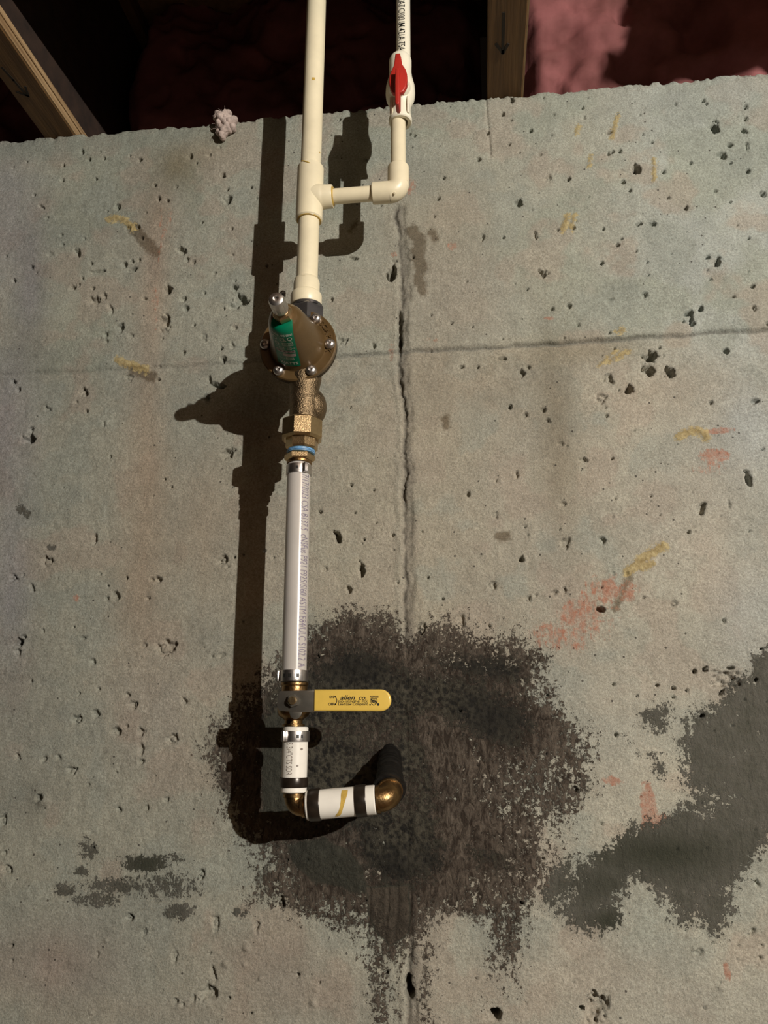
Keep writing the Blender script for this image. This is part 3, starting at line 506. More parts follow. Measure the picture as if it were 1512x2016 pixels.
    stroke(damp, [(1210, 1200), (1240, 1135)], 9, -.6)
    dk = np.maximum(glue, -1); d += 0.0009 * smooth01((dk + .2) / .8)
    cov = smooth01(np.maximum.reduce([brown, tar + .3]) / 1.5 + .4) * vis
    d += cov * ((fbm(X, Z, 0.016, 111, 5, .55) - .45) * 0.0045 + 0.0010)
    d += 0.0015 * vis * smooth01((26 - np.abs(u - 735 - 30 * np.sign(u - 735))) / 10) * 0
    for x in (726, 762, 781, 806):        # trowel ridges under the patch
        d -= 0.0016 * np.exp(-((u - x - 3 * np.sin(v / 25)) / 2.6) ** 2) * smooth01((v - 1735) / 20) * smooth01((1870 - v) / 30)
    d += 0.002 * np.exp(-((u - 818) / 9) ** 2) * smooth01((v - 1760) / 30) * smooth01((1900 - v) / 30)
    top = Z >= WALL_TOP - 1e-6
    co = np.empty((nx * nz, 3), np.float32); co[:, 0] = X.ravel(); co[:, 1] = -d.ravel()
    zz = Z + CAM_H; zz = np.where(Z > WALL_TOP - .003, zz + (fbm(X, X * 0, 0.02, 121, 4) - .5) * .006, zz); co[:, 2] = zz.ravel()
    T = 0.21; base = nx * nz
    topv = co[(nz - 1) * nx: nz * nx].copy(); topv[:, 1] = T; topv[:, 2] = CAM_H + WALL_TOP
    allco = np.concatenate([co, topv])
    i = np.arange(nx - 1); j = np.arange(nz - 1); I, J = np.meshgrid(i, j); a = (J * nx + I).ravel()
    q = np.stack([a, a + 1, a + nx + 1, a + nx], 1)
    k = (nz - 1) * nx + i; q2 = np.stack([k, k + 1, base + i + 1, base + i], 1)
    q = np.concatenate([q, q2]).astype(np.int32)
    me = bpy.data.meshes.new('wall_front'); me.vertices.add(len(allco)); me.vertices.foreach_set('co', allco.ravel())
    me.loops.add(q.size); me.loops.foreach_set('vertex_index', q.ravel()); me.polygons.add(len(q))
    me.polygons.foreach_set('loop_start', np.arange(0, q.size, 4, dtype=np.int32)); me.polygons.foreach_set('use_smooth', np.ones(len(q), bool))
    me.update(calc_edges=True)
    def put_attr(name, r, g, b_):
        at_ = me.attributes.new(name, 'FLOAT_COLOR', 'POINT'); arr = np.ones((len(allco), 4), np.float32)
        for n_, ch in enumerate((r, g, b_)):
            arr[:base, n_] = ch.ravel(); arr[base:, n_] = ch[-1]
        at_.data.foreach_set('color', arr.ravel())
    put_attr('concrete_tint', C[..., 0], C[..., 1], C[..., 2]); put_attr('coating', tar, brown, green); put_attr('marks', rust, glue, damp); put_attr('coating_tone', tone, tone2, plate + 2 * block)
    me.materials.append(M_CONC)
    o = bpy.data.objects.new('wall_front', me); COL.objects.link(o)
    return tag(o, kind='structure')
build_wall()

ZT = CAM_H + WALL_TOP
# floor and subfloor overhead
b = MB(); b.box((-3, -4, -0.1), (3, 0.0, 0)); tag(b.build('floor', M_FLOOR), kind='structure')
CEIL = ZT + 0.36
b = MB(); b.box((-3, -4, CEIL), (3, 0.25, CEIL + 0.018)); tag(b.build('ceiling', M_OSB), kind='structure')

# ------------------------------------------------------------------ floor joists
JW = 0.0425; FH = 0.0225
def joist(x, label, y0=-2.6):
    """x: centre; bottom chord, strand-board web and top chord"""
    t = thing('floor_joist', (x, (y0 + .19) / 2, ZT), label, 'joist', None)
    def chord(z0, z1, nm, mat):
        mb = MB(); ys = np.linspace(y0, 0.19, 36); rg = np.random.default_rng(int(abs(x) * 1000) + 3)
        sec = [(-.5, 0), (.5, 0), (.5, 1), (-.5, 1)]; vs = []
        c = 0.0016
        prof = [(-JW / 2 + c, z0), (JW / 2 - c, z0), (JW / 2, z0 + c), (JW / 2, z1 - c), (JW / 2 - c, z1), (-JW / 2 + c, z1), (-JW / 2, z1 - c), (-JW / 2, z0 + c)]
        for y in ys:
            for px_, pz in prof: vs.append((x + px_ + (rg.random() - .5) * .0006, y, pz))
        n = len(prof); fs = [[i * n + k, i * n + (k + 1) % n, (i + 1) * n + (k + 1) % n, (i + 1) * n + k] for i in range(len(ys) - 1) for k in range(n)]
        fs += [list(range(n))[::-1], [(len(ys) - 1) * n + k for k in range(n)]]
        mb.add(vs, fs); return mb.build(nm, mat, t)
    ch = chord(ZT + 0.0008, ZT + 0.0008 + FH, 'bottom_chord', M_WOOD)
    e = MB(); e.box((x + JW / 2 - .0004, y0, ZT + .002), (x + JW / 2 + .0012, 0.19, ZT + FH * .52)); e.box((x + JW / 2 - .0004, y0, ZT + FH * .62), (x + JW / 2 + .0012, 0.19, ZT + FH - .0005))
    e.build('chord_edge', M_LIT_EDGE, ch)
    w = MB(); w.box((x - .0055, y0, ZT + FH + .0008), (x + .0055, 0.19, CEIL - .0305)); w.build('web', M_SHADED_WEB, t)
    chord(CEIL - .030, CEIL - .0005, 'top_chord', M_WOOD)
    return t
XR = (0.0305 + 0.0743) / 2; XL = (-0.5433 - 0.5014) / 2
jr = joist(XR, 'wooden floor joist with a straight dark arrow on its underside, right of the red valve', -0.185)  # cut short out of view so lamp light reaches the pipes
jl = joist(XL, 'wooden floor joist with a pale split edge, slanting through the top left corner')
joist(XR + (XR - XL), 'added unseen wooden floor joist right of the view, shading the far insulation', -0.67)  # unseen joist added and shortened to shade only the right insulation

# added plank above the view, keeping lamp light off the middle bay
b = MB(); b.box((XL + .024, -0.228, CAM_H + .811), (XR + JW / 2, -0.188, CEIL - .0005), .002)
tag(b.build('bay_shade_plank', M_WOOD), 'added wooden plank shading the middle bay, between the joists above the view', 'joist')

def mark(parent, name, pts, w):
    """pencil line on the underside of a joist"""
    mb = MB(); z = ZT + .0002
    for (x0, y0), (x1, y1) in zip(pts, pts[1:]):
        d = Vector((x1 - x0, y1 - y0, 0)); n = Vector((-d.y, d.x, 0)).normalized() * w / 2; dd = d.normalized() * w * .4
        a = Vector((x0, y0, z)) - dd; c = Vector((x1, y1, z)) + dd
        mb.add([a - n, c - n, c + n, a + n, a - n + Vector((0, 0, .0009)), c - n + Vector((0, 0, .0009)), c + n + Vector((0, 0, .0009)), a + n + Vector((0, 0, .0009))],
               [[0, 1, 2, 3], [7, 6, 5, 4], [0, 4, 5, 1], [1, 5, 6, 2], [2, 6, 7, 3], [3, 7, 4, 0]])
    return mb.build(name, M_SPLINTER, parent, smooth=False)
def under(px, py):
    d = FWD + RGT * ((px - 756) / F_PX) - UPV * ((py - 1008) / F_PX)
    p = CAM + d * ((ZT - CAM.z) / d.z); return (p.x, p.y)
mark(jr, 'arrow_mark', [under(992, 27), under(990, 100)], .0032)
mark(jr, 'arrow_mark', [under(977, 88), under(990, 105), under(1000, 88)], .0034)
mark(jl, 'hook_mark', [under(4, 134), under(26, 158), under(52, 188)], .0028)
mark(jl, 'hook_mark', [under(34, 182), under(56, 190), under(50, 172)], .0028)

# ------------------------------------------------------------------ pink insulation in the rim bays
def batt(x0, x1, seed, label, back=0.0):
    nx, nz = 90, 60; xs = np.linspace(x0, x1, nx); ts = np.linspace(0, 1, nz); X, T_ = np.meshgrid(xs, ts)
    Z = T_ * (CEIL - ZT - .004) + ZT + .004
    n = fbm(X, Z, 0.09, seed, 4); n2 = 1 - np.abs(2 * fbm(X + Z * .4, Z - X * .3, 0.055, seed + 9, 3) - 1)
    edge = smooth01(np.minimum(X - x0, x1 - X) / .03)
    Y = 0.07 + back - 0.09 * (n - .3) - 0.034 * (n2 - .5) * edge - 0.03 * np.sin(T_ * np.pi) + .02 * (1 - edge)
    Y = np.maximum(Y, 0.010 + back)
    mb = MB(); vs = [Vector((a, b_, c)) for a, b_, c in zip(X.ravel(), Y.ravel(), Z.ravel())]; k = len(vs)
    back = [Vector((a, 0.19, c)) for a, c in zip(X.ravel(), Z.ravel())]
    fs = [[j * nx + i, j * nx + i + 1, (j + 1) * nx + i + 1, (j + 1) * nx + i] for j in range(nz - 1) for i in range(nx - 1)]
    rim = [i for i in range(nx)] + [j * nx + nx - 1 for j in range(1, nz)] + [(nz - 1) * nx + i for i in range(nx - 2, -1, -1)] + [j * nx for j in range(nz - 2, 0, -1)]
    bk = [vs[i].copy() for i in rim]
    for p in bk: p.y = 0.19
    fs += [[rim[i], k + i, k + (i + 1) % len(rim), rim[(i + 1) % len(rim)]] for i in range(len(rim))]
    fs.append([k + i for i in range(len(rim))])
    mb.add(vs + bk, fs); o = mb.build('insulation_batt', M_PINK, angle=80)
    return tag(o, label, 'insulation', None)
gap = JW / 2 + .002
batt(XR + gap, XR + (XR - XL) - gap, 200, 'pink insulation batt lit by the lamp, on the wall top right of the arrow joist')
batt(XL + gap, XR - gap, 230, 'dark red insulation batt on the wall top behind the cream pipes', 0.098)
batt(XL - (XR - XL) + gap, XL - gap, 260, 'shadowed insulation batt on the wall top left of the split-edged joist', 0.05)

# loose tuft on the wall's edge
tc_ = at(441, 246, 0.006); mb = MB()
rg = np.random.default_rng(12)
for dx, dz, r in [(0, .006, .011), (-.006, .012, .008), (.007, .003, .009), (.003, -.007, .0085), (-.002, -.014, .0065), (.010, -.004, .006), (-.004, .001, .008), (.002, .016, .006)]:
    bm = bmesh.new(); bmesh.ops.create_icosphere(bm, subdivisions=3, radius=r)
    for v_ in bm.verts:
        s = 1 + .3 * math.sin(v_.co.x * 500 + dx * 999) * math.cos(v_.co.z * 400 + dz * 555) + .10 * (rg.random() - .5); v_.co = v_.co * s + Vector((tc_.x + dx, tc_.y, tc_.z + dz))
    mb.bm(bm)
for k in range(50):
    a = rg.random() * 6.28; c = Vector((tc_.x + (rg.random() - .5) * .02, tc_.y - .004, tc_.z + (rg.random() - .5) * .032)); dr = Vector((math.cos(a), -.4, math.sin(a))) * (.003 + .005 * rg.random())
    mb.tube([c, c + dr * .5 + Vector((0, 0, .001)), c + dr], .12, 4)
tag(mb.build('insulation_tuft', M_TUFT, angle=70), 'small greyish pink tuft of fluff caught on the top edge of the wall', 'insulation')

# ------------------------------------------------------------------ plumbing
S0 = 0.084
def V(x, s, z): return Vector((x * .001, -s * .001, CAM_H + z * .001))      # mm: along the wall, out from the wall, above camera height
UP, OUT, RT = (0, 0, 1), (0, -1, 0), (1, 0, 0)
BO = (Vector(OUT), Vector((1, 0, 0)), Vector((0, 0, 1)))                       # lathe basis facing the room: angle 0 = right, 90 = up
XP = -165.3
def rcap(r, h0, h1, c=0.8): return [(0, h0), (r - c, h0), (r, h0 + c), (r, h1 - c), (r - c, h1), (0, h1)]
def socket(R0, h0, h1, rp, d0=8.0, d1=8.0, c=1.2):
    """fitting body with a socket at either end (d = 0 closes that end)"""
    p = [(0, h0 + d0), (rp, h0 + d0), (rp, h0)] if d0 else [(0, h0)]
    p += [(R0 - c, h0), (R0, h0 + c), (R0, h1 - c), (R0 - c, h1)]
    p += [(rp, h1), (rp, h1 - d1), (0, h1 - d1)] if d1 else [(0, h1)]
    return p
RP, RB = 11.15, 8.1          # radii of the 3/4 and 1/2 inch pipe

# cream riser above the tee (goes up through the subfloor)
mb = MB(); mb.lathe(V(XP, 84, 0), UP, rcap(RP, 579.5, 1008, .3)); riser = mb.build('riser_pipe', M_CPVC)
tag(riser, 'thick cream plastic pipe rising from the tee past the top of the photo', 'pipe')
for i, (px, py, w, h) in enumerate([(617, 155, 3.6, 4.6), (627, 291, 2.0, 2.2)]):
    z = (at(px, py, .095).z - CAM_H) * 1000; x = at(px, py, .095).x * 1000 - XP; th = math.asin(max(-.95, min(.95, x / RP)))
    mb = MB(); vs = []; 
    for k in range(14):
        a = 2 * math.pi * k / 14; t = th + math.cos(a) * w / 2 / RP; vs.append(V(XP + (RP + .08) * math.sin(t), 84 + (RP + .08) * math.cos(t), z + math.sin(a) * h / 2 + .5 * math.sin(3 * a)))
    vs.append(V(XP + (RP + .35) * math.sin(th), 84 + (RP + .35) * math.cos(th), z)); mb.add(vs, [[k, (k + 1) % 14, 14] for k in range(14)]); mb.build('cement_spot', M_GLUE, riser)
# tee
mb = MB(); mb.lathe(V(XP, 84, 0), UP, socket(14.3, 520.5, 587.5, RP + .25))
mb.lathe(V(XP, 84, 549), RT, [(0, 0), (13.8, 2), (13.7, 11.5), (13.0, 14.0), (12.4, 16), (12.1, 24.2), (11.6, 25.2), (RB + .25, 25.2), (RB + .25, 18), (0, 18)])
tee = mb.build('tee_fitting', M_CPVC); tag(tee, 'cream plastic tee joining the thick riser to the thin side branch', 'pipe fitting')
for o_, ax_, pr_ in [(V(XP, 84, 0), UP, [(RP + .05, 519.6), (RP + 1.7, 519.8), (RP + 1.9, 520.4), (RP + .3, 520.45)]), (V(XP, 84, 549), RT, [(RB + .05, 26.6), (RB + 1.3, 26.5), (RB + 2.2, 25.3), (RB + .3, 25.3)])]:
    mb = MB(); mb.lathe(o_, ax_, pr_); mb.build('cement_ring', M_GLUE, tee)
mb = MB()
for a0, a1, z in [(-35, -5, 587.7), (-20, 10, 585.5)]:
    pts = [V(XP + 14.35 * math.sin(R(a)), 84 + 14.35 * math.cos(R(a)), z - .12 * (a - a0)) for a in np.linspace(a0, a1, 8)]; mb.tube(pts, [.3, .6, .7, .5, .7, .6, .5, .2], 6)
mb.build('cement_streak', M_GLUE, tee)
# branch pipe, elbow, short pipe
mb = MB(); mb.lathe(V(0, 84, 548.6), RT, rcap(RB, XP + 18.4, -89.4, .3)); tag(mb.build('branch_pipe', M_CPVC), 'short horizontal thin cream pipe between the tee and the elbow', 'pipe')
XB = -69.5
mb = MB(); ER = 11.4
mb.lathe(V(0, 84, 548.6), RT, [(0, -88.6), (RB + .25, -88.6), (RB + .25, -97.2), (ER - .8, -97.2), (ER, -96.2), (ER, -78)])
arc = [V(XB - 9 + 9 * math.sin(R(a)), 84, 548.6 + 9 - 9 * math.cos(R(a))) for a in np.linspace(0, 90, 12)]
mb.tube(arc, ER, 40); mb.lathe(V(XB, 84, 0), UP, [(ER, 557), (ER, 578.4), (ER - .8, 579.4), (RB + .25, 579.4), (RB + .25, 571), (0, 571)])
elb = mb.build('elbow_fitting', M_CPVC); tag(elb, 'cream plastic elbow turning the branch up towards the red valve', 'pipe fitting')
mb = MB(); mb.lathe(V(XB - 3, 84 + 8.5, 548.6 - 8.2), (0, -.7, -.7), [(0, 0), (1.4, .2), (1.2, .8), (0, 1.0)], 14); mb.build('moulding_nub', M_CPVC, elb)
mb = MB(); mb.lathe(V(XB, 84, 0), UP, rcap(RB, 571.4, 644.6, .3)); tag(mb.build('stub_pipe', M_CPVC), 'short upright thin cream pipe between the elbow and the red-handled valve', 'pipe')
# plastic ball valve with red handle
XV = -67.0
vb = thing('ball_valve', V(XV, 84, 636), 'white plastic ball valve with a red turn handle at the top of the wall', 'valve')
mb = MB(); mb.lathe(V(XV, 84, 0), UP, [(0, 645), (RB + .3, 645), (RB + .3, 636.2), (11.6, 636.2), (12.6, 637.2), (12.7, 641), (11.7, 644), (11.2, 652), (11.6, 658), (13.6, 663), (15.6, 668), (16.3, 675), (15.9, 684), (14.6, 690), (13.2, 696), (12.4, 704), (12.6, 714), (12.6, 720), (11.6, 723), (9.6, 725.6), (8.4, 726), (8.4, 717), (0, 717)], 48)
mb.lathe(V(XV, 84, 672), OUT, [(0, 0), (12.6, 2), (12.2, 14), (11.2, 17.5), (9.8, 19), (0, 19)], 40)
for k in (-1, 1): mb.box(V(XV + k * 9.4 - 1.2, 95, 640), V(XV + k * 9.4 + 1.2, 84, 662), .0006)
mb.build('valve_body', M_WHITE_CPVC, vb)
mb = MB(); mb.lathe(V(XV, 84, 671), OUT, [(10.4, 18.8), (11.4, 19.2), (11.4, 21.6), (10.4, 22), (6, 22)], 36); mb.build('stem_collar', M_GREY_INK and M_WHITE_CPVC, vb)
# handle: paddle plate, cup and long grip fin
hd = MB()
HX, HZ = -66.6, 664.5
hub = [(-3.0, 36), (2.2, 36), (3.4, 30), (4.6, 21), (8.2, 14), (9.6, 8), (9.8, 0), (8.6, -9), (5.6, -15), (0, -17), (-5.8, -15), (-8.8, -9), (-9.8, 0), (-9.4, 7), (-7.6, 13), (-4.8, 20), (-3.6, 30)]
hd.prism(hub, V(HX, 108, HZ), RT, UP, OUT, 6.0, 1.4, 3)
hd.lathe(V(HX, 104.5, HZ), OUT, [(0, 0), (9.3, 0), (9.6, 4), (9.6, 5)], 36)
fin = [(-1.9, 8), (1.9, 8), (2.6, -10), (2.4, -36), (1.2, -38.6), (-1.2, -38.6), (-2.4, -36), (-2.6, -10)]
hd.prism(fin, V(HX, 108, HZ), RT, UP, OUT, 14.0, 1.3, 3)
hd.build('handle', M_RED, vb)
# printed white pipe above the valve
mb = MB(); mb.lathe(V(-63.5, 84, 0), UP, rcap(8.0, 717.6, 1006, .3)); pp = mb.build('printed_pipe', M_WHITE_CPVC); tag(pp, 'thin white pipe with black print running up from the red-handled valve', 'pipe')
mb = MB(); pipe_text(mb, 'DSCA7 C100 IM 421A 75A', V(-63.5, 84, 812), V(-63.5, 84, 727), 8.0, -36, 22, bold=.05)
mb.build('printed_text', M_BLACK_INK, pp)
# lower riser, adapter, union nut
mb = MB(); mb.lathe(V(XP, 84, 0), UP, rcap(RP, 440, 528, .3)); tag(mb.build('lower_riser_pipe', M_CPVC), 'short thick cream pipe between the tee and the stepped adapter', 'pipe')
mb = MB(); mb.lathe(V(XP, 84, 0), UP, [(0, 418), (15.4, 418), (16.1, 419), (16.1, 430), (15.6, 431.2), (13.6, 433.2), (13.5, 445), (12.6, 448.4), (RP + .25, 449.4), (RP + .25, 440.4), (0, 440.4)], 48)
ad = mb.build('pipe_adapter', M_CPVC); tag(ad, 'stepped cream plastic adapter with raised lettering above the pressure regulator', 'pipe fitting')
mb = MB()
pipe_text(mb, 'FLA', V(XP, 84, 447), V(XP, 84, 440), 13.4, -12, 8); pipe_text(mb, 'CPVC', V(XP, 84, 440), V(XP, 84, 431), 13.5, -10, 14); pipe_text(mb, '0 26', V(XP, 84, 430), V(XP, 84, 419), 16.0, -8, 8)
mb.build('raised_lettering', M_CPVC, ad)
XB2 = -163.5
mb = MB(); mb.lathe(V(XB2, 84, 0), UP, [(0, 396), (16.8, 396), (18.3, 398), (18.3, 413), (16.6, 415.6)], 6, .2); mb.lathe(V(XB2, 84, 0), UP, [(15.4, 415), (15.4, 417.8), (0, 417.8)], 40)
tag(mb.build('union_nut', M_NUT, angle=25), 'dark grey plated union nut between the cream adapter and the regulator', 'nut')

# ---------------- pressure regulator
FC = V(-168.8, 0, 366.6); FC.y = 0
prv = thing('pressure_regulator', V(-166, 84, 290), 'bronze bell-shaped water pressure regulator with a green label, above the long milky pipe', 'pressure regulator')
mb = MB(); mb.lathe(V(XP + 1.5, 84, 0), UP, [(0, 291.5), (14.2, 291.5), (14.2, 300), (14.6, 325), (16.5, 335), (17, 350), (16.6, 372), (15.6, 386), (15.6, 395.6), (0, 395.6)], 44)
mb.lathe(V(-167, 70, 366), OUT, [(0, -8), (18, -7), (27, 0), (31, 8), (33, 16), (33, 20), (0, 20)], 44)
bm = bmesh.new(); bmesh.ops.create_uvsphere(bm, u_segments=28, v_segments=18, radius=.0155)
for v_ in bm.verts: v_.co = Vector((v_.co.x * .95, v_.co.y * 1.1, v_.co.z * 1.25)) + V(-157.5, 76, 309)
mb.bm(bm)
mb.build('valve_body', M_BRONZE, prv)
def disc(R0, s0, s1, seg=72): return [(0, s0), (R0 - .6, s0), (R0, s0 + .6), (R0, s1 - .8), (R0 - .8, s1), (0, s1)]
mb = MB(); mb.lathe(V(-168.8, 0, 366.6), OUT, disc(38.3, 88.5, 93.6), 72, basis=BO); mb.build('body_flange', M_DARKFLANGE, prv)
mb = MB(); mb.lathe(V(-168.8, 0, 366.6), OUT, [(0, 93.7), (38.0, 93.7), (38.8, 94.6), (38.8, 98.2), (37.6, 99.2), (36.6, 99.0), (30.4, 98.9), (29.0, 99.2), (28.4, 100.0)], 72, basis=BO)
DOME = [(28.4, 100.0), (27.2, 103), (25.2, 110), (22.9, 119), (20.8, 129), (19.0, 138), (17.3, 146), (15.2, 151.5), (12.4, 154.6), (8.5, 155.6), (0, 155.8)]
mb.lathe(V(-168.8, 0, 366.6), OUT, DOME, 72, basis=BO)
bonnet = mb.build('bonnet', M_COAT, prv, angle=30)
# raised letters on the flange
mb = MB()
for ch, an in [('S', 43), ('C', 34), ('A', 23), ('P', 13), ('K', -14)]:
    vs, fs, w = text_mesh(ch, 7.2, bold=.12, cut=50); a = R(an)
    er = Vector((math.cos(a), 0, math.sin(a))); et = Vector((math.sin(a), 0, -math.cos(a)))
    o = V(-168.8, 99.0, 366.6) + er * .0302
    top = [o + (et * (x - w / 2) + er * y) * .001 + Vector((0, -.0010, 0)) for x, y in vs]; lo = [p + Vector((0, .0011, 0)) for p in top]
    k = len(top); ed = {}
    for f in fs:
        for i in range(len(f)):
            e = (f[i], f[(i + 1) % len(f)]); ed[e] = 1
    side = [[a_, b_, b_ + k, a_ + k] for (a_, b_) in ed if (b_, a_) not in ed]
    mb.add(top + lo, fs + side)
mb.build('raised_lettering', M_COAT, bonnet)
# six screws
sc0 = MB(); sc0.lathe((0, 0, 0), OUT, [(4.6, 0), (5.3, .4), (5.4, 2.0), (4.8, 3.3), (3.4, 4.4), (2.3, 4.75), (2.1, 4.6), (1.9, 3.0), (0, 2.6)], 28, basis=BO)
proto = None
for k in range(6):
    a = R(-3 + 60 * k); loc = V(-168.8 + 32.6 * math.cos(a), 99.0, 366.6 + 32.6 * math.sin(a))
    if proto is None:
        m2 = MB(); m2.add([v_ + loc for v_ in sc0.v], sc0.f); proto = m2.build('flange_screw', M_STEEL, prv, angle=50); proto_loc = loc
    else:
        o = proto.copy(); COL.objects.link(o); o.parent = prv; o.location = loc - proto_loc
# green label on the dome
def prof_at(tt):
    """distance along the dome generatrix from its foot (mm) -> radius, height"""
    acc = 0
    for (r0, h0), (r1, h1) in zip(DOME, DOME[1:]):
        L = math.hypot(r1 - r0, h1 - h0)
        if tt <= acc + L or (r1, h1) == DOME[-1]:
            q = (tt - acc) / L; return r0 + (r1 - r0) * q, h0 + (h1 - h0) * q, (h1 - h0) / L, -(r1 - r0) / L
        acc += L
LA = R(-104)
def on_dome(uu, tt, lift=.18):
    r, h, nr, nh = prof_at(tt); a = LA + uu / max(r, 9.0)
    r2 = r + nr * lift; h2 = h + nh * lift
    return V(-168.8 + r2 * math.cos(a), h2, 366.6 + r2 * math.sin(a))
mb = MB(); LW, T0, T1 = 12.0, 6.0, 62.0; nu, nt_ = 17, 34
g1 = [on_dome(-LW + 2 * LW * i / (nu - 1), T0 + (T1 - T0) * j / (nt_ - 1), .25) for j in range(nt_) for i in range(nu)]
mb.add(g1, [[j * nu + i, j * nu + i + 1, (j + 1) * nu + i + 1, (j + 1) * nu + i] for j in range(nt_ - 1) for i in range(nu - 1)])
lab = mb.build('label', M_GREEN, prv, angle=80); lab['label'] = 'green paper label with pale print'
mb = MB(); pk = MB()
def ltext(txt, u0, t0, size, width, bold=0.0):
    vs, fs, w = text_mesh(txt, size, bold=bold, cut=1.6); k = width / w
    mb.add([on_dome(u0 + x * k, t0 + y, .42) for x, y in vs], fs)
def lring(u0, t0, r0, r1, n=18, sy=1.0):
    vs = []
    for i in range(n):
        a = 2 * math.pi * i / n
        vs += [on_dome(u0 + r0 * math.cos(a), t0 + r0 * sy * math.sin(a), .42), on_dome(u0 + r1 * math.cos(a), t0 + r1 * sy * math.sin(a), .42)]
    mb.add(vs, [[2 * i, 2 * ((i + 1) % n), 2 * ((i + 1) % n) + 1, 2 * i + 1] for i in range(n)])
def lrect(m, u0, t0, u1, t1):
    n = 6; vs = [on_dome(u0 + (u1 - u0) * i / n, t, .36) for t in (t0, (t0 + t1) / 2, t1) for i in range(n + 1)]
    m.add(vs, [[j * (n + 1) + i, j * (n + 1) + i + 1, (j + 1) * (n + 1) + i + 1, (j + 1) * (n + 1) + i] for j in range(2) for i in range(n)])
def lframe(u0, t0, u1, t1, w=.45):
    lrect(mb, u0, t0, u1, t0 + w); lrect(mb, u0, t1 - w, u1, t1); lrect(mb, u0, t0, u0 + w, t1); lrect(mb, u1 - w, t0, u1, t1)
ltext('WATTS', -8.6, 8.6, 4.6, 18.6, .10)
ltext('MADE IN', -7.6, 15.6, 1.9, 5.6); lframe(-.8, 15.0, 7.0, 18.2); ltext('75 PSI', .2, 15.9, 1.9, 5.6)
ltext('DATE', -9.2, 20.8, 1.9, 4.6); lrect(pk, -3.2, 20.0, 9.6, 23.8)
lrect(pk, -9.6, 25.2, 9.8, 28.6)
ltext('SET', -10, 30.8, 1.9, 3.4); lframe(-5.2, 29.9, 0, 33.2); ltext('50', -4.4, 30.6, 2.3, 3.4); lframe(2.8, 29.9, 7.0, 33.2); ltext('25', 3.4, 30.6, 2.3, 2.8); ltext('PSI', 7.6, 31, 1.7, 2.8)
lring(-6.4, 37.4, 1.6, 2.4); ltext('NSF', -7.7, 36.8, 1.9, 2.6); lframe(-.8, 35.2, 9.4, 39.8); ltext('LEAD FREE', 0, 37.6, 1.8, 8.6); ltext('CERTIFIED', 0, 35.9, 1.6, 8.6)
lring(-7.6, 44.6, 1.9, 2.6); lring(.2, 44.4, 1.8, 2.4, sy=1.15); lring(3.3, 42.6, 0.3, .8); lring(7.4, 44.9, 1.5, 2.3); ltext('UPC', -1.4, 43.8, 1.8, 3.2); ltext('US', 6.2, 41.3, 1.8, 2.6)
ltext('MODEL N45 EBN1', -10.6, 48.6, 3.2, 21.0, .08)
mb.build('label_print', M_LABEL_INK, lab); 
# dark strip of typing on the pale field
pk.build('label_field', M_LABEL_PINK, lab)
kk = MB(); mb = kk; ltext('LFN45 0961087 A2', -9.0, 26.2, 2.0, 17.6, .06); kk.build('typed_print', M_BLACK_INK, lab)
# adjusting screw with lock nut
mb = MB(); mb.lathe(V(-168.8, 0, 366.6), OUT, [(0, 154.8), (8.4, 155.2), (9.4, 156.4), (9.4, 162.4), (8.2, 163.8), (0, 163.8)], 6, .35, basis=BO); mb.build('lock_nut', M_BRASS, prv, angle=25)
mb = MB(); mb.lathe(V(-168.8, 0, 366.6), OUT, [(0, 163.8), (5.4, 163.8), (5.4, 166.5), (7.2, 167.2), (7.6, 169), (7.5, 181.5), (6.6, 184.4), (4.4, 185.6), (2.6, 185.6), (2.4, 183.4), (0, 183.4)], 32, basis=BO)
for k in range(10):
    a = 2 * math.pi * k / 10; mb.lathe(V(-168.8 + 6.9 * math.cos(a), 0, 366.6 + 6.9 * math.sin(a)), OUT, [(0, 168.6), (.9, 169), (.9, 181.0), (.4, 182.4), (0, 182.6)], 8, basis=BO)
mb.build('adjusting_screw', M_STEEL, prv)
mb = MB(); mb.lathe(V(-164.2, 0, 375.6), OUT, [(0, 174), (1.5, 174), (1.5, 181), (1.0, 181.6), (0, 181.6)], 12, basis=BO)
wire = [V(-164.4 + 2.2 * math.cos(R(a)), 178 + a * .004, 375.4 + 2.8 * math.sin(R(a))) for a in range(-60, 230, 24)]; mb.tube(wire, .55, 8)
mb.build('seal_loop', M_CRIMP, prv)

# ---------------- union nut and adapter under the regulator
mb = MB(); mb.lathe(V(XP + .4, 84, 0), UP, [(0, 270.4), (18.2, 270.4), (20.8, 272.6), (20.8, 289.4), (18.6, 291.4), (0, 291.4)], 8, R(22.5 + 14))
tag(mb.build('brass_union_nut', M_BRASS, angle=25), 'large eight-sided brass union nut directly below the regulator', 'nut')
ba = thing('brass_adapter', V(XP, 84, 244), 'brass hex adapter with blue sealing tape above the milky pipe', 'pipe fitting')
mb = MB(); mb.lathe(V(XP + .6, 84, 0), UP, [(0, 260.4), (14.2, 260.4), (15.9, 262), (15.9, 270.3), (0, 270.3)], 8, R(22.5)); mb.build('upper_hex', M_BRASS, ba, angle=25)
mb = MB()
for k, (z, r) in enumerate([(259.6, 13.6), (258.3, 13.9), (257.1, 13.5)]): mb.lathe(V(XP, 84, 0), UP, [(r - 1, z - .7), (r, z - .4), (r, z + .4), (r - 1, z + .7)], 36)
mb.lathe(V(XP, 84, 0), UP, [(0, 256.4), (12.8, 256.4), (12.8, 260.3), (0, 260.3)], 36)
mb.build('sealing_tape', M_TAPE, ba)
mb = MB(); mb.lathe(V(-166.4, 84, 0), UP, [(0, 249.2), (13.2, 249.2), (14.8, 250.6), (14.8, 254.6), (13.6, 256.3), (0, 256.3)], 6, R(30 + 12)); mb.build('lower_hex', M_BRASS, ba, angle=25)
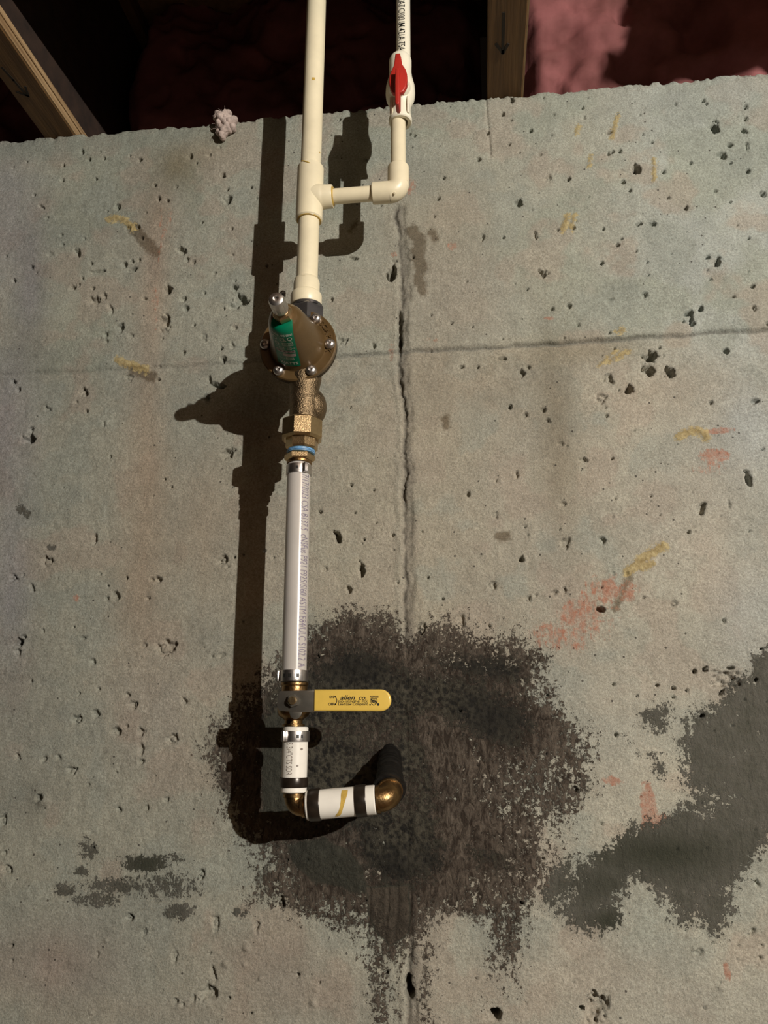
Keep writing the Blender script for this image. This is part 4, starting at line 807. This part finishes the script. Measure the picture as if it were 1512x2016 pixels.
mb = MB(); mb.lathe(V(-166.6, 84, 0), UP, rcap(12.2, 246.2, 249.1, .5)); mb.build('barb_ring', M_DULLBRASS, ba)

# ---------------- long milky pipe
pt, pb = V(-166.8, 84, 246.0), V(-164.4, 84, 40)
pd = (pt - pb).normalized()
def on_pex(z): q = (z + CAM_H * 1000 - pb.z * 1000) / ((pt.z - pb.z) * 1000); return pb + (pt - pb) * q
mb = MB(); mb.lathe(pb, pd, rcap(11.2, 0, (pt - pb).length * 1000, .5)); px_ = mb.build('milky_pipe', M_PEX); tag(px_, 'long milky translucent pipe with violet print below the regulator', 'pipe')
mb = MB(); pipe_text(mb, '7/17/2023 CSA B137.5  cNSFus F921 F925/SI60 ASTM E84/ULC S102.2 A', on_pex(233.5), on_pex(52), 11.2, 30, 74)
mb.build('printed_text', M_PURPLE_INK, px_)

def cinch(z, label, ear_deg, r=11.2, h=9.6, slots=(), screw=False, x=None):
    """stainless pinch clamp: band, folded ear, tongue slots"""
    c = on_pex(z) if x is None else V(x, 84, z)
    t = thing('pinch_clamp', c, label, 'clamp', 'stainless pinch clamps on the pipes')
    mb = MB(); mb.lathe(c, UP, [(r + .1, 0), (r + 1.0, .2), (r + 1.15, .8), (r + 1.15, h - .8), (r + 1.0, h - .2), (r + .1, h)], 56); bd = mb.build('band', M_STEEL, t)
    a = R(ear_deg); er = Vector((math.sin(a), -math.cos(a), 0)); et = Vector((math.cos(a), math.sin(a), 0)); mz = Vector((0, 0, 1))
    rot = Matrix((et, er, mz)).transposed()
    mb = MB(); o = c + er * (r + .9) * .001 + mz * h * .0005
    out = [(-2.7, 0), (-1.9, 1.2), (-2.4, 2.4), (-1.5, 3.6), (1.5, 3.6), (2.4, 2.4), (1.9, 1.2), (2.7, 0)]
    mb.prism(out, o - mz * (h / 2 - .3) * .001, et, er, mz, h - .6, .35, 2)
    mb.build('ear', M_STEEL, t)
    mb = MB()
    for sdeg, w in slots:
        b_ = R(sdeg); n_ = 5; vs = []
        for zz in (h * .34, h * .66):
            for i in range(n_): 
                aa = b_ + (i / (n_ - 1) - .5) * w / r; vs.append(c + Vector((math.sin(aa), -math.cos(aa), 0)) * (r + 1.24) * .001 + mz * zz * .001)
        mb.add(vs, [[i, i + 1, n_ + i + 1, n_ + i] for i in range(n_ - 1)])
    if slots: mb.build('tongue_slot', M_BLACK_INK, bd)
    return t
c1 = cinch(234.6, 'stainless pinch clamp at the top of the milky pipe, below the blue tape', 40, slots=[(4, 2.2)])
c2 = cinch(39.8, 'stainless pinch clamp at the foot of the milky pipe, above the yellow lever', -86, slots=[(-32, 2.0), (-6, 2.8), (28, 2.2)], h=10.2)

# ---------------- brass lever valve
lv = thing('lever_valve', V(-163, 84, 3), 'brass shut-off valve with a yellow lever pointing right', 'valve')
XLV = -163.6
mb = MB(); mb.lathe(V(XLV, 84, 0), UP, [(0, 3.2), (8.0, 3.2), (8.0, 6.6), (9.6, 8.2), (12.8, 10), (14.4, 13), (14.9, 19), (14.6, 25), (12.9, 29), (11.6, 31), (11.4, 36), (12.2, 37), (12.2, 39.2), (0, 39.2)], 44)
mb.lathe(V(XLV, 84, 22), OUT, [(0, 0), (9.5, 4), (9.2, 17), (7.2, 19.6), (0, 19.6)], 32)
mb.lathe(V(XLV, 84, 0), UP, [(0, 1.2), (10.0, 1.2), (10.0, 3.1), (8.6, 3.4), (0, 3.4)], 36)
mb.build('valve_body', M_DULLBRASS, lv)
mb = MB()
sh = [(-11.5, -8.4), (8, -9.2), (30, -9.0), (30, 8.8), (10, 8.8), (-11.5, 8.4), (-13.5, 5), (-13.8, -4)]
mb.prism(sh, V(-159.6, 104.6, 22.4), RT, UP, OUT, 2.2, .5)
stop = [(-5, -8), (7, -9), (6, -12), (3.5, -14.6), (0, -15.2), (-3, -13.4)]
mb.prism(stop, V(-158, 104.4, 22.4), RT, UP, OUT, 2.0, .4)
mb.build('lever_shank', M_GREY_STEEL, lv)
mb = MB(); rr = 9.1; pts = [(-35, -8.9), (0, -8.9)]
cap = [(rr * math.cos(R(a)), rr * math.sin(R(a))) for a in range(-90, 91, 12)]
outl = [(-61.5, -9.1)] + [(-4 - 0 + x, y) for x, y in cap] + [(-61.5, 9.1)]
mb.prism(outl, V(-79.2, 103.8, 22.9), RT, UP, OUT, 4.4, 1.5, 4)
yl = mb.build('lever', M_YELLOW, lv, angle=60); yl['label'] = 'yellow vinyl lever grip printed in black'
mb = MB(); sy = 108.32
def lvt(txt, px0, py, w_px, size, **k):
    p = at(px0, py, sy * .001); q = at(px0 + w_px, py, sy * .001); flat_text(mb, txt, V(p.x * 1000, sy, (p.z - CAM_H) * 1000), RT, UP, size, (q.x - p.x) * 1000, **k)
lvt('ON', 648.3, 1374.4, 8.6, 2.9, bold=.10); lvt('OFF', 646, 1388.6, 11.5, 2.9, bold=.10)
lvt('allen', 669, 1377.6, 30, 5.4, shear=.28, bold=.10); lvt('co.', 705, 1377.6, 16.5, 5.2, shear=.28, bold=.10)
lvt('ISO-107/NSF-61 PEX', 666, 1383.2, 58, 2.7, bold=.05); lvt('Lead Law Compliant', 665.5, 1388.4, 58.5, 2.9, bold=.05)
lvt('NSF/ANSI', 728.5, 1373.6, 16.5, 2.3, bold=.07)
def stroke_flat(pts, w, closed=False):
    q = [at(x, y, sy * .001) for x, y in pts]
    for a_, b_ in zip(q, q[1:] + ([q[0]] if closed else [])):
        d = (b_ - a_); n = Vector((-d.z, 0, d.x)).normalized() * w * .0005; mb.add([a_ - n, b_ - n, b_ + n, a_ + n], [[0, 1, 2, 3]])
stroke_flat([(659.2, 1370.5), (661.5, 1373.4), (663, 1377), (663, 1381), (661.8, 1384.4), (659.5, 1387.6)], .62)
mb.add([at(x, y, sy * .001) for x, y in [(658, 1389), (659.2, 1384.4), (662.6, 1386.8)]], [[0, 1, 2]]); mb.add([at(x, y, sy * .001) for x, y in [(657.8, 1369.8), (661.9, 1370.8), (659.6, 1374)]], [[0, 1, 2]])
stroke_flat([(730.2, 1375), (742.4, 1375), (742.6, 1382.5), (739.6, 1386.6), (735.8, 1388.6), (732.2, 1386), (730.2, 1382.5)], .5, True)
stroke_flat([(730.5, 1377.4), (742.4, 1383.4)], .8); stroke_flat([(731.5, 1381), (741, 1385.4)], .8)
lvt('UPC', 732, 1381.6, 9.6, 2.4, bold=.08)
for cx_, cy_, r_ in [(744.6, 1387, 2.6), (728.6, 1387.4, 1.7)]:
    mb.add([at(cx_ + r_ * math.cos(R(a)), cy_ + r_ * math.sin(R(a)), sy * .001) for a in range(0, 360, 30)], [list(range(12))])
mb.build('lever_print', M_BLACK_INK, yl, smooth=False)
mb = MB(); NX, NZ = -158.6, 22.6
mb.lathe(V(NX, 0, NZ), OUT, [(0, 106.4), (5.2, 106.4), (5.6, 107), (5.6, 110.2), (4.9, 111), (0, 111)], 6, .3, basis=BO); mb.build('stem_nut', M_GREY_STEEL, lv, angle=25)
mb = MB(); mb.lathe(V(NX, 0, NZ), OUT, [(0, 110.8), (3.4, 110.8), (3.4, 113), (2.8, 113.6), (0, 113.6)], 20, basis=BO); mb.build('stem', M_BRASS, lv)

# ---------------- short white pipe with clamps and rings
XW = -161.4
mb = MB(); mb.lathe(V(XW, 84, 0), UP, rcap(11.2, -53.6, 1.0, .8)); wp = mb.build('white_pipe', M_WPEX); tag(wp, 'short upright white pipe with grey print below the lever valve', 'pipe')
mb = MB(); pipe_text(mb, 'S 3/4"CTS SDR', V(XW, 84, -12), V(XW, 84, -39), 11.2, -26, 4); mb.build('printed_text', M_GREY_INK, wp)
mb = MB()
for px, py, r_ in [(592.5, 1475, 1.3), (585, 1508, 1.1)]:
    p = at(px, py, .095); th = math.asin((p.x * 1000 - XW) / 11.3)
    mb.add([V(XW + 11.3 * math.sin(th + r_ * math.cos(R(a)) / 11), 84 + 11.3 * math.cos(th + r_ * math.cos(R(a)) / 11), (p.z - CAM_H) * 1000 + r_ * .8 * math.sin(R(a))) for a in range(0, 360, 40)], [list(range(9))])
mb.build('ink_speck', M_GREY_INK, wp, smooth=False)
cinch(-11.6, 'stainless pinch clamp on the short upright white pipe, below the yellow lever', -34, h=9.2, x=XW, slots=[(22, 2.2), (40, 1.6)])
def ring(org, axis, h0, h1, label, r=11.2):
    mb = MB(); mb.lathe(org, axis, [(r + .08, h0), (r + .9, h0 + .1), (r + 1.1, h0 + .6), (r + 1.1, h1 - .6), (r + .9, h1 - .1), (r + .08, h1)], 48)
    o = mb.build('crimp_ring', M_CRIMP); return tag(o, label, 'clamp ring', 'black crimp rings on the white pipes')
ring(V(XW, 84, 0), UP, -49.2, -41.0, 'black crimp ring at the foot of the short upright white pipe')
# lower brass elbow
def brass_elbow(name, p_in, p_corner, p_out, r, label, mat):
    p_in, p_corner, p_out = Vector(p_in), Vector(p_corner), Vector(p_out)
    a = (p_in - p_corner).normalized(); b_ = (p_out - p_corner).normalized(); rad = r * .0011
    pts = [p_in]
    for t in np.linspace(0, 1, 12):
        q0, q2 = p_corner + a * rad, p_corner + b_ * rad
        pts.append(q0 * (1 - t) ** 2 + p_corner * 2 * t * (1 - t) + q2 * t * t)
    pts.append(p_out); mb = MB(); mb.tube(pts, r, 36)
    for e, d_ in ((p_in, a), (p_out, b_)): mb.lathe(e - d_ * .0035, d_, [(r, 0), (r + 1.0, .3), (r + 1.0, 3.0), (0, 3.3)], 36)
    o = mb.build(name, mat, angle=40); return tag(o, label, 'pipe fitting')
HA = V(-149.4, 85, -64.0); HB = V(-90.0, 82, -58.6); hd_ = (HB - HA).normalized(); HL = (HB - HA).length * 1000
brass_elbow('brass_elbow', V(XW + .4, 84, -54.0), V(XW + .8, 84, -65.0), HA - hd_ * .0002, 8.6, 'brass elbow joining the upright white pipe to the level one', M_DULLBRASS)
mb = MB(); mb.lathe(HA, hd_, rcap(12.1, 0, HL, .8)); hp = mb.build('level_white_pipe', M_WPEX); tag(hp, 'level white pipe with an orange stain between two brass elbows', 'pipe')
ring(HA, hd_, 2.6, 12.4, 'black crimp ring at the left end of the level white pipe', 12.1); ring(HA, hd_, 42.4, 52.0, 'black crimp ring at the right end of the level white pipe', 12.1)
# stain on the level pipe
mb = MB(); side = Vector((0, 0, 1)); side = (side - hd_ * side.dot(hd_)).normalized(); fr = hd_.cross(side); fr = fr if fr.y < 0 else -fr
cl = [(58, 34.6, 2.6), (35, 34.2, 2.8), (12, 33.2, 2.0), (-10, 31.8, 1.5), (-30, 30.0, 1.6), (-48, 27.6, 2.2), (-58, 26.0, 1.2)]
vs = []
for dg_, h, w in cl:
    for k in (-1, 1): 
        t = R(dg_); vs.append(HA + hd_ * (h + k * w) * .001 + (fr * math.cos(t) + side * math.sin(t)) * .01222)
vv = []; n0 = len(cl)
fine = []
for i in range(n0 - 1):
    for q in range(4):
        t = q / 4; d0, d1 = cl[i], cl[i + 1]; fine.append([d0[k] * (1 - t) + d1[k] * t for k in range(3)])
fine.append(list(cl[-1])); vs = []
for dg_, h, w in fine:
    for k in (-1, 1):
        t = R(dg_); vs.append(HA + hd_ * (h + k * w) * .001 + (fr * math.cos(t) + side * math.sin(t)) * .01222)
mb.add(vs, [[2 * i, 2 * i + 1, 2 * i + 3, 2 * i + 2] for i in range(len(fine) - 1)]); mb.build('cement_stain', M_GLUE, hp)
# elbow back to the wall and the black supply pipe
WH = at(768, 1482, -0.004); EO = V(-82.2, 58, -46.5)
EC = HB + hd_ * .0130
brass_elbow('wall_elbow', HB + hd_ * .0002, EC, EC + (EO - EC).normalized() * .0145, 10.6, 'rounded brass elbow turning from the level white pipe to the wall', M_DULLBRASS)
e_end = EC + (EO - EC).normalized() * .0146
mb = MB(); pts = [e_end.lerp(WH, t) for t in np.linspace(0, 1, 40)]
rr_ = [12.4 - i * .08 + (.5 if (i // 2) % 2 else 0) + (1.4 if i < 4 else 0) + .6 * math.sin(i * 1.7) + .5 * math.sin(i * .61 + 1) for i in range(40)]
mb.tube(pts, rr_, 36); sp = mb.build('supply_pipe', M_RUBBER, angle=60); tag(sp, 'black ribbed supply pipe coming out of the stained wall', 'pipe')
